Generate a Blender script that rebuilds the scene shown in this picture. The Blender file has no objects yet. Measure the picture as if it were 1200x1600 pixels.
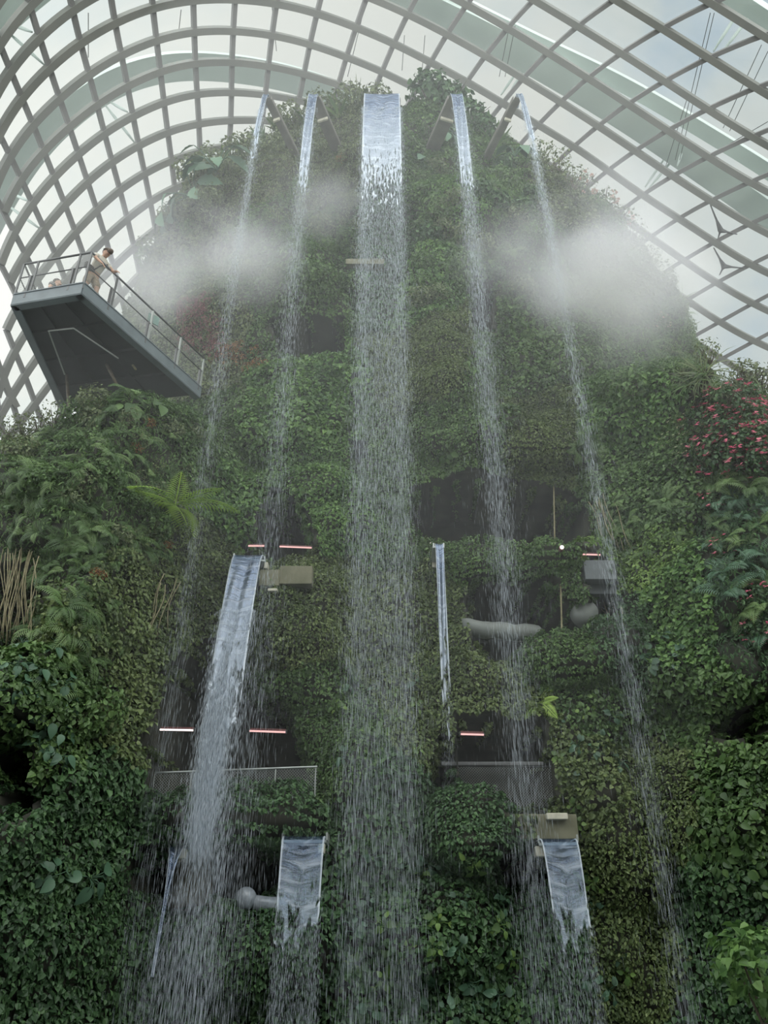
import bpy, math, random
import numpy as np
from mathutils import Vector, Matrix
from mathutils.bvhtree import BVHTree
random.seed(7); rng=np.random.default_rng(11)
S=bpy.context.scene; COL=S.collection
S.view_settings.view_transform='Standard'; S.view_settings.look='None'
S.view_settings.exposure=0.2; S.view_settings.gamma=1
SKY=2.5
S.cycles.volume_bounces=1; S.cycles.max_bounces=8; S.cycles.transparent_max_bounces=24
S.cycles.transmission_bounces=4; S.cycles.diffuse_bounces=3

# ---------------------------------------------------------------- camera
FP=1202.0; PITCH=math.radians(28.8); cp,sp=math.cos(PITCH),math.sin(PITCH); CAM=np.array([0,0,1.6])
cd=bpy.data.cameras.new('camera'); cam=bpy.data.objects.new('camera',cd); COL.objects.link(cam)
cam.location=CAM; cam.rotation_euler=(math.radians(90)+PITCH,0,0)
cd.sensor_fit='VERTICAL'; cd.sensor_height=36; cd.lens=36*FP/1600; cd.clip_end=500; cd.clip_start=.05
S.camera=cam
def rays(P):
    P=np.atleast_2d(np.asarray(P,float)); u=(P[:,0]-600)/FP; v=(800-P[:,1])/FP
    return np.stack([u,cp-v*sp,sp+v*cp],1)
def proj(X):
    X=np.atleast_2d(X); d=cp*X[:,1]+sp*(X[:,2]-1.6); d=np.where(d<.1,.1,d)
    return np.stack([600+FP*X[:,0]/d,800-FP*(cp*(X[:,2]-1.6)-sp*X[:,1])/d],1)
def at(x,y,Y):
    d=rays([(x,y)])[0]; return Vector(CAM+d*(Y/d[1]))

# ---------------------------------------------------------------- noise (numpy value noise)
_perm=rng.random(1<<16)
def _h(i,j,k): return _perm[((i*73856093)^(j*19349663)^(k*83492791))&0xffff]
def vn(P,s,seed=0):
    Q=P/s+seed*17.31+1000; F=np.floor(Q).astype(np.int64); f=Q-F; f=f*f*(3-2*f); r=0
    for a in(0,1):
        for b in(0,1):
            for c in(0,1):
                w=(f[:,0] if a else 1-f[:,0])*(f[:,1] if b else 1-f[:,1])*(f[:,2] if c else 1-f[:,2])
                r=r+w*_h(F[:,0]+a,F[:,1]+b,F[:,2]+c)
    return r*2-1

# ---------------------------------------------------------------- helpers
def tag(o,label=None,cat=None,group=None,kind=None):
    if label:o['label']=label
    if cat:o['category']=cat
    if group:o['group']=group
    if kind:o['kind']=kind
    return o
def empty(name,loc,label,cat,group=None,kind=None):
    o=bpy.data.objects.new(name,None); COL.objects.link(o); o.location=loc; o.empty_display_size=.2
    return tag(o,label,cat,group,kind)
def link(name,me,mat=None,parent=None,loc=None):
    o=bpy.data.objects.new(name,me); COL.objects.link(o)
    if mat is not None and len(me.materials)==0: me.materials.append(mat)
    if parent is not None:
        o.parent=parent
    if loc is not None:o.location=loc
    return o
def mesh_np(name,V,Fc,smooth=False,attr=None):
    """V (n,3); Fc (m,k) equal sized faces"""
    me=bpy.data.meshes.new(name); V=np.asarray(V,np.float32); Fc=np.asarray(Fc,np.int32)
    m,k=Fc.shape
    me.vertices.add(len(V)); me.vertices.foreach_set('co',V.ravel())
    me.loops.add(m*k); me.loops.foreach_set('vertex_index',Fc.ravel())
    me.polygons.add(m); me.polygons.foreach_set('loop_start',np.arange(0,m*k,k,dtype=np.int32))
    try: me.polygons.foreach_set('loop_total',np.full(m,k,np.int32))
    except Exception: pass
    me.polygons.foreach_set('use_smooth',np.full(m,bool(smooth)))
    if attr:
        for an,av in attr.items():
            a=me.attributes.new(an,'FLOAT','POINT'); a.data.foreach_set('value',np.asarray(av,np.float32))
    me.update(calc_edges=True); me.validate(); return me
class MB:
    def __init__(s): s.v=[]; s.f=[]
    def add(s,v,f):
        b=len(s.v); s.v+= [tuple(p) for p in v]; s.f+=[tuple(b+i for i in q) for q in f]; return s
    def bar(s,a,b,w,h,up=(0,0,1)):
        a=Vector(a);b=Vector(b);d=(b-a)
        if d.length<1e-6:return s
        d.normalize();up=Vector(up); x=d.cross(up)
        if x.length<1e-4: x=d.cross(Vector((1,0,0)))
        x.normalize(); z=x.cross(d); x*=w/2; z*=h/2
        v=[a-x-z,a+x-z,a+x+z,a-x+z,b-x-z,b+x-z,b+x+z,b-x+z]
        return s.add(v,[(0,3,2,1),(4,5,6,7),(0,1,5,4),(1,2,6,5),(2,3,7,6),(3,0,4,7)])
    def tube(s,pts,r,n=8,cap=True):
        pts=[Vector(p) for p in pts]; m=len(pts); rs=r if hasattr(r,'__len__') else [r]*m
        V=[];px=None
        for i,p in enumerate(pts):
            d=(pts[min(i+1,m-1)]-pts[max(i-1,0)]).normalized()
            if px is None:
                px=d.cross(Vector((0,0,1)))
                if px.length<1e-3:px=d.cross(Vector((1,0,0)))
            x=(px-d*px.dot(d)).normalized(); px=x; y=d.cross(x)
            for k in range(n):
                t=2*math.pi*k/n; V.append(p+(x*math.cos(t)+y*math.sin(t))*rs[i])
        Fs=[(i*n+k,i*n+(k+1)%n,(i+1)*n+(k+1)%n,(i+1)*n+k) for i in range(m-1) for k in range(n)]
        if cap: Fs+= [tuple(range(n-1,-1,-1)),tuple((m-1)*n+k for k in range(n))]
        return s.add(V,Fs)
    def ball(s,c,r,n=12,m=8,sq=(1,1,1)):
        c=Vector(c);V=[];Fs=[]
        for i in range(m+1):
            a=math.pi*i/m
            for k in range(n):
                t=2*math.pi*k/n; V.append(c+Vector((r*sq[0]*math.sin(a)*math.cos(t),r*sq[1]*math.sin(a)*math.sin(t),r*sq[2]*math.cos(a))))
        Fs=[(i*n+k,(i+1)*n+k,(i+1)*n+(k+1)%n,i*n+(k+1)%n) for i in range(m) for k in range(n)]
        return s.add(V,Fs)
    def build(s,name,mat,parent=None,smooth=False,loc=None):
        me=bpy.data.meshes.new(name); me.from_pydata(s.v,[],s.f); me.update()
        if smooth: me.polygons.foreach_set('use_smooth',[True]*len(me.polygons))
        return link(name,me,mat,parent,loc)

# ---------------------------------------------------------------- materials
def newmat(name):
    m=bpy.data.materials.new(name); m.use_nodes=True; nt=m.node_tree; nt.nodes.clear()
    out=nt.nodes.new('ShaderNodeOutputMaterial'); return m,nt,out
def N(nt,t,**k):
    n=nt.nodes.new(t)
    for a,b in k.items():
        if a.startswith('_'): setattr(n,a[1:],b)
        else: n.inputs[a.replace('__',' ')].default_value=b
    return n
def ramp(nt,stops):
    r=nt.nodes.new('ShaderNodeValToRGB'); e=r.color_ramp.elements
    while len(e)<len(stops): e.new(.5)
    for q,(p,c) in zip(e,stops): q.position=p; q.color=(*c,1)
    return r
def solid(name,c1,c2=None,rough=.5,metal=0,scale=3,bump=0,spec=.5,detail=4):
    m,nt,out=newmat(name); b=N(nt,'ShaderNodeBsdfPrincipled',Roughness=rough,Metallic=metal); L=nt.links
    b.inputs['Specular IOR Level'].default_value=spec
    tc=N(nt,'ShaderNodeTexCoord'); no=N(nt,'ShaderNodeTexNoise',Scale=scale,Detail=detail)
    L.new(tc.outputs['Object'],no.inputs['Vector'])
    c2=c2 or tuple(x*.75 for x in c1)
    r=ramp(nt,[(.3,c2),(.7,c1)]); L.new(no.outputs['Fac'],r.inputs['Fac']); L.new(r.outputs['Color'],b.inputs['Base Color'])
    if bump:
        bp=N(nt,'ShaderNodeBump',Strength=bump,Distance=.05); L.new(no.outputs['Fac'],bp.inputs['Height']); L.new(bp.outputs['Normal'],b.inputs['Normal'])
    L.new(b.outputs[0],out.inputs[0]); return m
def leafmat(name,dark,mid,light,trans=.25,rough=.42,scale=.9,spec=.35):
    dark,mid,light=[tuple(min(.85,x*1.15) for x in c) for c in(dark,mid,light)]
    m,nt,out=newmat(name); L=nt.links
    at_=N(nt,'ShaderNodeAttribute',_attribute_name='tint'); tc=N(nt,'ShaderNodeTexCoord'); no=N(nt,'ShaderNodeTexNoise',Scale=scale,Detail=3)
    L.new(tc.outputs['Object'],no.inputs['Vector'])
    mx=N(nt,'ShaderNodeMix',_data_type='FLOAT'); mx.inputs[0].default_value=.5
    L.new(at_.outputs['Fac'],mx.inputs[2]); L.new(no.outputs['Fac'],mx.inputs[3])
    r=ramp(nt,[(.22,dark),(.5,mid),(.85,light)]); L.new(mx.outputs[0],r.inputs['Fac'])
    b=N(nt,'ShaderNodeBsdfPrincipled',Roughness=rough); b.inputs['Specular IOR Level'].default_value=spec
    t=N(nt,'ShaderNodeBsdfTranslucent'); ms=N(nt,'ShaderNodeMixShader',Fac=trans)
    L.new(r.outputs['Color'],b.inputs['Base Color']); L.new(r.outputs['Color'],t.inputs['Color'])
    L.new(b.outputs[0],ms.inputs[1]); L.new(t.outputs[0],ms.inputs[2]); L.new(ms.outputs[0],out.inputs[0]); return m
LM={
 'mid':leafmat('creeper_green',(.035,.07,.022),(.075,.135,.042),(.145,.235,.075)),
 'olive':leafmat('creeper_olive',(.045,.07,.024),(.10,.14,.048),(.19,.24,.09)),
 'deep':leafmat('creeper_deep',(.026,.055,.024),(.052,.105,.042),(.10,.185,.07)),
 'fresh':leafmat('creeper_fresh',(.045,.10,.028),(.095,.18,.05),(.175,.29,.08)),
 'yell':leafmat('creeper_yellowgreen',(.05,.095,.025),(.11,.19,.045),(.21,.31,.08)),
 'blue':leafmat('leaf_bluegreen',(.03,.06,.035),(.055,.115,.065),(.10,.18,.11),trans=.12),
 'fern':leafmat('fern_green',(.045,.085,.03),(.09,.155,.055),(.17,.25,.09)),
 'grey':leafmat('leaf_greygreen',(.06,.085,.04),(.12,.15,.07),(.2,.24,.11)),
 'lime':leafmat('fern_lime',(.14,.24,.04),(.28,.42,.08),(.40,.55,.12)),
 'red':leafmat('leaf_red',(.10,.04,.045),(.20,.08,.09),(.32,.16,.16)),
 'rust':leafmat('leaf_rust',(.14,.05,.02),(.30,.13,.05),(.42,.24,.10)),
 'pink':leafmat('petal_pink',(.40,.05,.12),(.60,.11,.20),(.72,.28,.34),trans=.35),
 'pale':leafmat('petal_pale',(.35,.40,.20),(.55,.55,.35),(.7,.7,.5)),
 'blush':leafmat('petal_blush',(.35,.22,.16),(.6,.38,.30),(.7,.5,.42)),
}
M_soil=solid('planting_felt',(.05,.05,.035),(.015,.017,.012),rough=.95,scale=1.6,bump=.4,detail=8)
M_steel=solid('dome_steel',(.20,.20,.18),(.165,.17,.155),rough=.55,scale=.7)
M_steel2=solid('dome_steel_rib',(.20,.195,.19),(.165,.165,.16),rough=.55,scale=.7)
M_outer=solid('outer_arch_steel',(.58,.64,.61),(.50,.56,.54),rough=.5,scale=.3)
M_fascia=solid('fascia_grey',(.13,.16,.17),(.09,.11,.12),rough=.45,scale=2)
M_dark=solid('underside_dark',(.035,.04,.04),(.018,.02,.02),rough=.7,scale=1.2)
M_rail=solid('rail_grey',(.12,.125,.125),(.09,.09,.09),rough=.45,metal=.3)
M_railL=solid('rail_light',(.42,.44,.42),(.3,.32,.3),rough=.4,metal=.5)
M_chute=solid('chute_steel',(.20,.19,.165),(.13,.125,.11),rough=.45,metal=.2,scale=2)
M_conc=solid('concrete',(.20,.19,.13),(.10,.10,.06),rough=.9,scale=2.5,bump=.2,detail=8)
M_concL=solid('concrete_pale',(.55,.52,.42),(.35,.34,.26),rough=.85,scale=5,bump=.1)
M_concG=solid('concrete_grey',(.13,.145,.15),(.09,.10,.105),rough=.85,scale=.8)
M_bark=solid('bark',(.10,.085,.055),(.045,.035,.025),rough=.9,scale=9,bump=.3)
M_root=solid('root',(.30,.27,.16),(.15,.13,.07),rough=.9,scale=9)
M_duct=solid('duct_sleeve',(.16,.175,.16),(.11,.12,.11),rough=.6,scale=2)
M_plastic=solid('clear_grey_plastic',(.32,.34,.36),(.2,.22,.24),rough=.12,scale=6)
M_led=None
def emit(name,c,s):
    m,nt,out=newmat(name); e=N(nt,'ShaderNodeEmission',Strength=s); e.inputs[0].default_value=(*c,1); nt.links.new(e.outputs[0],out.inputs[0]); return m
M_led=emit('lamp_tube_glow',(1,.55,.52),1.0); M_ledw=emit('lamp_white_glow',(1,.85,.82),1.6)
M_rustled=solid('lamp_housing',(.16,.05,.04),(.08,.03,.03),rough=.5)
# glass
def glassmat(name,tint,fac=.07):
    m,nt,out=newmat(name); t=N(nt,'ShaderNodeBsdfTransparent'); t.inputs[0].default_value=(*tint,1)
    g=N(nt,'ShaderNodeBsdfGlossy',Roughness=.08); g.inputs[0].default_value=(.8,.85,.85,1)
    ms=N(nt,'ShaderNodeMixShader',Fac=fac); L=nt.links; L.new(t.outputs[0],ms.inputs[1]); L.new(g.outputs[0],ms.inputs[2]); L.new(ms.outputs[0],out.inputs[0]); return m
M_glass=glassmat('roof_glass',(.93,.96,.94))
# water
def watermat(name,alpha,col=(.80,.86,.92)):
    m,nt,out=newmat(name); L=nt.links
    b=N(nt,'ShaderNodeBsdfPrincipled',Roughness=.25); b.inputs['Base Color'].default_value=(*col,1)
    tl=N(nt,'ShaderNodeBsdfTranslucent'); tl.inputs[0].default_value=(*col,1)
    m1=N(nt,'ShaderNodeMixShader',Fac=.5); L.new(b.outputs[0],m1.inputs[1]); L.new(tl.outputs[0],m1.inputs[2])
    t=N(nt,'ShaderNodeBsdfTransparent'); m2=N(nt,'ShaderNodeMixShader',Fac=alpha); L.new(t.outputs[0],m2.inputs[1]); L.new(m1.outputs[0],m2.inputs[2])
    L.new(m2.outputs[0],out.inputs[0]); return m
M_drop=watermat('water_drops',.52)
M_fine=watermat('water_spray',.40)
def sheetmat(name,breakat=1.0,full=4.0,rip=.5,xs=9,zs=2.2,clear=.55,tear=.10,white=.85):
    """smooth glassy water that ripples, then tears into white lumps with distance 'flow' from the lip"""
    m,nt,out=newmat(name); L=nt.links
    fl=N(nt,'ShaderNodeAttribute',_attribute_name='flow'); ac=N(nt,'ShaderNodeAttribute',_attribute_name='across')
    cx=N(nt,'ShaderNodeCombineXYZ'); L.new(ac.outputs['Fac'],cx.inputs[0]); L.new(fl.outputs['Fac'],cx.inputs[2])
    mp=N(nt,'ShaderNodeMapping'); mp.inputs['Scale'].default_value=(xs,1,zs); L.new(cx.outputs[0],mp.inputs[0])
    no=N(nt,'ShaderNodeTexNoise',Scale=1.0,Detail=3,Roughness=.55,Distortion=.6); L.new(mp.outputs[0],no.inputs['Vector'])
    mp2=N(nt,'ShaderNodeMapping'); mp2.inputs['Scale'].default_value=(1.3,1,7); L.new(cx.outputs[0],mp2.inputs[0])
    n2=N(nt,'ShaderNodeTexNoise',Scale=1.0,Detail=2,Distortion=.8); L.new(mp2.outputs[0],n2.inputs['Vector'])
    # threshold by flow
    mr=N(nt,'ShaderNodeMapRange'); mr.inputs[1].default_value=breakat; mr.inputs[2].default_value=full; mr.inputs[3].default_value=-.30; mr.inputs[4].default_value=tear
    L.new(fl.outputs['Fac'],mr.inputs[0])
    sb=N(nt,'ShaderNodeMath',_operation='SUBTRACT'); L.new(no.outputs['Fac'],sb.inputs[0]); L.new(mr.outputs[0],sb.inputs[1])
    cov=N(nt,'ShaderNodeMapRange'); cov.inputs[1].default_value=.42; cov.inputs[2].default_value=.52; L.new(sb.outputs[0],cov.inputs[0])
    wh=N(nt,'ShaderNodeMapRange'); wh.inputs[1].default_value=breakat*.8; wh.inputs[2].default_value=full; wh.inputs[3].default_value=0; wh.inputs[4].default_value=white; L.new(fl.outputs['Fac'],wh.inputs[0])
    hi=N(nt,'ShaderNodeMapRange'); hi.inputs[1].default_value=.5; hi.inputs[2].default_value=.68; L.new(n2.outputs['Fac'],hi.inputs[0])
    w2=N(nt,'ShaderNodeMath',_operation='MULTIPLY_ADD',_use_clamp=True); w2.inputs[1].default_value=.25; L.new(hi.outputs[0],w2.inputs[0])
    eg=N(nt,'ShaderNodeAttribute',_attribute_name='edge'); w1=N(nt,'ShaderNodeMath',_operation='MULTIPLY_ADD'); w1.inputs[1].default_value=.75; L.new(eg.outputs['Fac'],w1.inputs[0]); L.new(wh.outputs[0],w1.inputs[2]); L.new(w1.outputs[0],w2.inputs[2])
    bp=N(nt,'ShaderNodeBump',Strength=rip,Distance=.08); L.new(n2.outputs['Fac'],bp.inputs['Height'])
    gl=N(nt,'ShaderNodeBsdfGlossy',Roughness=.12); gl.inputs[0].default_value=(.38,.44,.56,1); L.new(bp.outputs[0],gl.inputs['Normal'])
    df=N(nt,'ShaderNodeBsdfDiffuse'); df.inputs[0].default_value=(.12,.16,.25,1)
    tr=N(nt,'ShaderNodeBsdfTransparent'); tr.inputs[0].default_value=(.85,.92,.98,1)
    a1=N(nt,'ShaderNodeMixShader',Fac=.45); L.new(gl.outputs[0],a1.inputs[1]); L.new(df.outputs[0],a1.inputs[2])
    a2=N(nt,'ShaderNodeMixShader',Fac=clear); L.new(a1.outputs[0],a2.inputs[1]); L.new(tr.outputs[0],a2.inputs[2])
    wb=N(nt,'ShaderNodeBsdfPrincipled',Roughness=.35); wb.inputs['Base Color'].default_value=(.82,.87,.93,1)
    wt=N(nt,'ShaderNodeBsdfTranslucent'); wt.inputs[0].default_value=(.82,.87,.93,1)
    w3=N(nt,'ShaderNodeMixShader',Fac=.4); L.new(wb.outputs[0],w3.inputs[1]); L.new(wt.outputs[0],w3.inputs[2])
    a3=N(nt,'ShaderNodeMixShader'); L.new(w2.outputs[0],a3.inputs[0]); L.new(a2.outputs[0],a3.inputs[1]); L.new(w3.outputs[0],a3.inputs[2])
    tp=N(nt,'ShaderNodeBsdfTransparent'); a4=N(nt,'ShaderNodeMixShader'); L.new(cov.outputs[0],a4.inputs[0]); L.new(tp.outputs[0],a4.inputs[1]); L.new(a3.outputs[0],a4.inputs[2])
    L.new(a4.outputs[0],out.inputs[0]); return m
M_sheet=sheetmat('water_sheet',1.7,8.8,clear=.50,xs=16,zs=2.4,tear=.24,white=1.0,rip=1.2)
M_sheetS=sheetmat('water_sheet_low',.2,2.2,clear=.88,xs=7,zs=2.0,tear=.24,white=.30,rip=1.0)
M_sheetL=sheetmat('water_sheet_broad',.75,5.0,clear=.62,xs=11,zs=2.8,tear=.20,white=.8,rip=.9)
M_sheetT=sheetmat('water_sheet_thin',.5,6.5,clear=.6,xs=10,zs=2.2,tear=.24,white=1.0)
M_sheetB=sheetmat('water_sheet_braided',.2,5.0,clear=.5,xs=13,zs=1.8,tear=.17,white=.9)
# netting
def netmat(name,c,cell,wire):
    m,nt,out=newmat(name); L=nt.links; tc=N(nt,'ShaderNodeTexCoord'); fs=[]
    for s in(1,-1):
        sp_=N(nt,'ShaderNodeSeparateXYZ'); L.new(tc.outputs['Object'],sp_.inputs[0])
        d=N(nt,'ShaderNodeMath',_operation='ADD'); L.new(sp_.outputs[0],d.inputs[0]); L.new(sp_.outputs[1],d.inputs[1])
        z=N(nt,'ShaderNodeMath',_operation='MULTIPLY_ADD'); z.inputs[1].default_value=s*1.0; L.new(sp_.outputs[2],z.inputs[0]); L.new(d.outputs[0],z.inputs[2])
        k=N(nt,'ShaderNodeMath',_operation='DIVIDE'); k.inputs[1].default_value=cell; L.new(z.outputs[0],k.inputs[0])
        f=N(nt,'ShaderNodeMath',_operation='FRACT'); L.new(k.outputs[0],f.inputs[0])
        g=N(nt,'ShaderNodeMath',_operation='LESS_THAN'); g.inputs[1].default_value=wire; L.new(f.outputs[0],g.inputs[0]); fs.append(g)
    mx=N(nt,'ShaderNodeMath',_operation='MAXIMUM'); L.new(fs[0].outputs[0],mx.inputs[0]); L.new(fs[1].outputs[0],mx.inputs[1])
    b=N(nt,'ShaderNodeBsdfPrincipled',Roughness=.4); b.inputs['Base Color'].default_value=(*c,1); t=N(nt,'ShaderNodeBsdfTransparent')
    ms=N(nt,'ShaderNodeMixShader'); L.new(mx.outputs[0],ms.inputs[0]); L.new(t.outputs[0],ms.inputs[1]); L.new(b.outputs[0],ms.inputs[2]); L.new(ms.outputs[0],out.inputs[0]); return m
M_net=netmat('wire_netting',(.38,.40,.38),.06,.10)

# ---------------------------------------------------------------- world: bright overcast sky with thin cloud
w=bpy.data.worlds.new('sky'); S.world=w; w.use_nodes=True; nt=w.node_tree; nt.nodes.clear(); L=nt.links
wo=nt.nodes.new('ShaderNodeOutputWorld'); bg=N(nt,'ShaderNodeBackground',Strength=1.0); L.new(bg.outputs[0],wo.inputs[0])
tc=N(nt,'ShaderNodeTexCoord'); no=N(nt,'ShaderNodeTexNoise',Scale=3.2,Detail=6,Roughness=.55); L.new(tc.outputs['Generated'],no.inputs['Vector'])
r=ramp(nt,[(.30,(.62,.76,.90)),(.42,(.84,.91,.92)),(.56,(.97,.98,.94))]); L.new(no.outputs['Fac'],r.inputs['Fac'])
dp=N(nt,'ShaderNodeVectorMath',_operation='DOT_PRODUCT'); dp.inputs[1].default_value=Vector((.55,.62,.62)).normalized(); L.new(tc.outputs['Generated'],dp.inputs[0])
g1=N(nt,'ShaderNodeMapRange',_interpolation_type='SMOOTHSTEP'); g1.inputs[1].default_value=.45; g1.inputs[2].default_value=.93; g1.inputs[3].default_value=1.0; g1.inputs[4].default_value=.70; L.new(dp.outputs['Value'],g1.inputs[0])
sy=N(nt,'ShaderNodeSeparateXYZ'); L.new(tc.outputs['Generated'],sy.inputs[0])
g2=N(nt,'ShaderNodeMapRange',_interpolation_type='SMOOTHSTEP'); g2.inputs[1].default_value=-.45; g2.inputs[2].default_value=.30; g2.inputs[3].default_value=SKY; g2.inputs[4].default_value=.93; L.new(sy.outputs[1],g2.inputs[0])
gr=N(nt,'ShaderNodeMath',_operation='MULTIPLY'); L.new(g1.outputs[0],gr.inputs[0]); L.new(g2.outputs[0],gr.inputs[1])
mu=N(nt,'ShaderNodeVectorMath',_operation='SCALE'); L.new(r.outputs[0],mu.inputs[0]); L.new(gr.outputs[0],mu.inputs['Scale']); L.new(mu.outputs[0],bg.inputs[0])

# ================================================================ DOME
NODES=[(0,1,184.0,292.0),(0,2,222.7,268.0),(0,3,264.0,246.7),(0,4,312.0,236.0),(0,0,150.4,328.0),(1,0,134.7,282.7),(1,1,172.0,252.0),(1,2,212.0,226.7),(1,3,257.3,202.7),(1,4,308.0,189.3),(2,0,121.3,240.0),(2,1,160.0,206.7),(2,2,204.0,180.0),(2,3,252.0,154.7),(2,4,305.3,140.0),(3,0,106.7,198.7),(3,1,149.3,162.7),(3,2,196.0,130.7),(3,3,246.7,104.0),(3,4,301.3,90.7),(4,0,92.0,157.3),(4,1,137.3,114.7),(4,2,186.7,84.0),(4,3,241.3,56.0),(4,4,301.3,41.3),(5,0,76.0,106.7),(5,1,122.7,65.3),(5,2,174.7,33.3),(5,3,234.7,6.7),(6,0,61.3,57.3),(6,1,109.3,12.0),(7,0,42.7,2.7),(6,-1,12.0,104.0),(5,-1,32.0,149.3),(4,-1,52.0,193.3),(3,-1,66.7,233.3),(2,-1,84.0,276.0),(1,-1,100.0,317.3),(4,-2,10.7,238.7),(3,-2,29.3,274.7),(2,-2,48.0,314.7),(4,5,364.0,42.1),(3,5,361.3,91.5),(2,5,361.3,141.3),(1,5,362.7,189.9),(5,6,432.0,0.0),(4,6,425.3,48.8),(3,6,419.2,102.1),(2,6,414.7,149.3),(5,7,497.3,17.3),(4,7,485.3,66.1),(3,7,475.2,116.8),(2,7,469.3,160.0),(5,8,557.3,41.3),(4,8,540.8,90.7),(3,8,529.3,138.7),(5,9,616.0,66.7),(4,9,596.0,114.7),(6,9,638.7,20.0),(6,10,698.7,53.3),(5,10,672.0,98.7),(6,11,757.3,86.7),(5,11,728.0,128.0),(6,12,814.7,121.3),(5,12,785.3,162.7),(6,13,877.3,157.1),(5,13,838.7,197.3),(7,10,730.7,5.3),(7,11,796.0,40.0),(7,12,856.0,80.0),(7,13,918.7,118.7),(8,11,830.7,0.0),(8,12,903.3,37.3),(4,10,648.0,145.3),(8,13,973.3,80.0),(8,14,1041.3,124.5),(8,15,1109.3,169.3),(8,16,1176.0,213.3),(7,14,982.7,158.7),(7,15,1045.3,200.0),(7,16,1109.3,245.3),(7,17,1173.3,288.0),(6,14,933.3,196.0),(6,15,993.3,233.3),(6,16,1053.3,272.0),(6,17,1113.3,312.0),(5,14,900.0,221.3),(5,15,950.7,261.3),(5,16,1002.7,302.7),(9,12,962.7,0.0),(9,13,1037.3,41.3),(9,14,1112.0,86.7),(9,15,1182.7,136.0),(10,13,1114.7,2.7),(10,14,1194.7,52.0),(5,17,1064.8,335.5),(5,18,1125.3,373.3),(5,19,1170.1,417.9),(4,19,1121.3,436.8),(4,20,1177.3,476.0),(6,18,1166.7,354.7),(2,-3,17.0,360.0),(1,-2,69.0,360.0),(0,-1,118.0,368.0),(1,-3,40.0,396.0),(0,-2,89.0,399.0),(-1,0,162.0,372.0),(-1,-1,132.0,402.0),(1,-4,8.0,436.0),(0,-3,60.0,436.0),(0,-4,32.0,474.0),(0,-5,4.0,512.0),(-1,-5,17.0,547.0),(-2,-5,38.0,585.0),(-2,-6,13.0,622.0),(-2,-4,64.0,548.0)]
EC=np.array([3,14,0.]); ER=np.array([34,34,42.])
def ell(P,off=0.0):
    D=rays(P); R=ER+off; o=(CAM-EC)/R; d=D/R; A=(d*d).sum(1); B=2*(d*o).sum(1); C=(o*o).sum()-1
    return CAM+D*((-B+np.sqrt(B*B-4*A*C))/(2*A))[:,None]
def enrm(X): n=(X-EC)/ER**2; return n/np.linalg.norm(n,axis=1)[:,None]
ND=np.array(NODES); NI=ND[:,:2]; NX=ell(ND[:,2:])
def dbasis(I):
    i=(I[:,0]-3)/6; j=(I[:,1]-7)/12
    return np.stack([i**a*j**b for a in range(4) for b in range(5) if a+b<=4],1)
Bm=dbasis(NI); Cf=np.linalg.solve(Bm.T@Bm+1e-3*np.eye(Bm.shape[1]),Bm.T@NX)
RES=NX-Bm@Cf
def dome_pt(I):
    I=np.atleast_2d(np.asarray(I,float)); Y=dbasis(I)@Cf
    W=np.exp(-((I[:,None,:]-NI[None])**2).sum(2)/1.1); Y=Y+(W@RES)*.8/(W.sum(1)+.6)[:,None]
    return EC+(Y-EC)/np.sqrt((((Y-EC)/ER)**2).sum(1))[:,None]
I0,I1,J0,J1=-4,12,-8,22
IJ=[(i,j) for i in range(I0,I1+1) for j in range(J0,J1+1)]
DP=dict(zip(IJ,dome_pt(IJ))); ok={}
for k,X in DP.items():
    q=proj(X)[0]; d=cp*X[1]+sp*(X[2]-1.6)
    ok[k]= X[2]>.5 and d>3 and -330<q[0]<1530 and -330<q[1]<1250
# drop fold-overs of the extrapolation
for (i,j) in IJ:
    for dd in ((1,0),(0,1)):
        k2=(i+dd[0],j+dd[1])
        if k2 in DP:
            l=np.linalg.norm(DP[k2]-DP[(i,j)])
            if not .7<l<4.8:
                far=(i,j) if abs(i-4)+abs(j-7)>abs(k2[0]-4)+abs(k2[1]-7) else k2
                ok[far]=False
def ribbon(pts,w,h):
    """box beam swept along points on the dome, depth along the dome normal"""
    P=np.array(pts); n=enrm(P); T=np.gradient(P,axis=0); T/=np.linalg.norm(T,axis=1)[:,None]
    X=np.cross(T,n); X/=np.linalg.norm(X,axis=1)[:,None]
    V=[];Fs=[]
    for p,x,z in zip(P,X,n):
        V+=[p-x*w/2-z*h,p+x*w/2-z*h,p+x*w/2,p-x*w/2]
    for k in range(len(P)-1):
        b=4*k
        for a in range(4): Fs.append((b+a,b+(a+1)%4,b+4+(a+1)%4,b+4+a))
    b=4*(len(P)-1); Fs+=[(3,2,1,0),(b,b+1,b+2,b+3)]
    return V,Fs
def runs(seq):
    out=[];cur=[]
    for k in seq:
        if ok.get(k): cur.append(k)
        else:
            if len(cur)>1: out.append(cur)
            cur=[]
    if len(cur)>1: out.append(cur)
    return out
trim=0
for i in range(I0,I1+1):
    mb=MB()
    for rn in runs([(i,j) for j in range(J0,J1+1)]):
        js=np.linspace(rn[0][1],rn[-1][1],(len(rn)-1)*4+1); v,f=ribbon(dome_pt([(i,j) for j in js]),.29,.42); mb.add(v,f)
    if mb.v:
        trim+=1; tag(mb.build('trim_%d'%trim,M_steel),'grey steel arch beam of the glass roof, row %d outward from the planted wall'%(i-I0+1),kind='structure')
for j in range(J0,J1+1):
    mb=MB()
    for rn in runs([(i,j) for i in range(I0,I1+1)]):
        is_=np.linspace(rn[0][0],rn[-1][0],(len(rn)-1)*4+1); v,f=ribbon(dome_pt([(i,j) for i in is_]),.20,.34); mb.add(v,f)
    if mb.v:
        trim+=1; tag(mb.build('trim_%d'%trim,M_steel2),'slimmer grey steel cross rib of the glass roof',kind='structure')
wn=0
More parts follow.
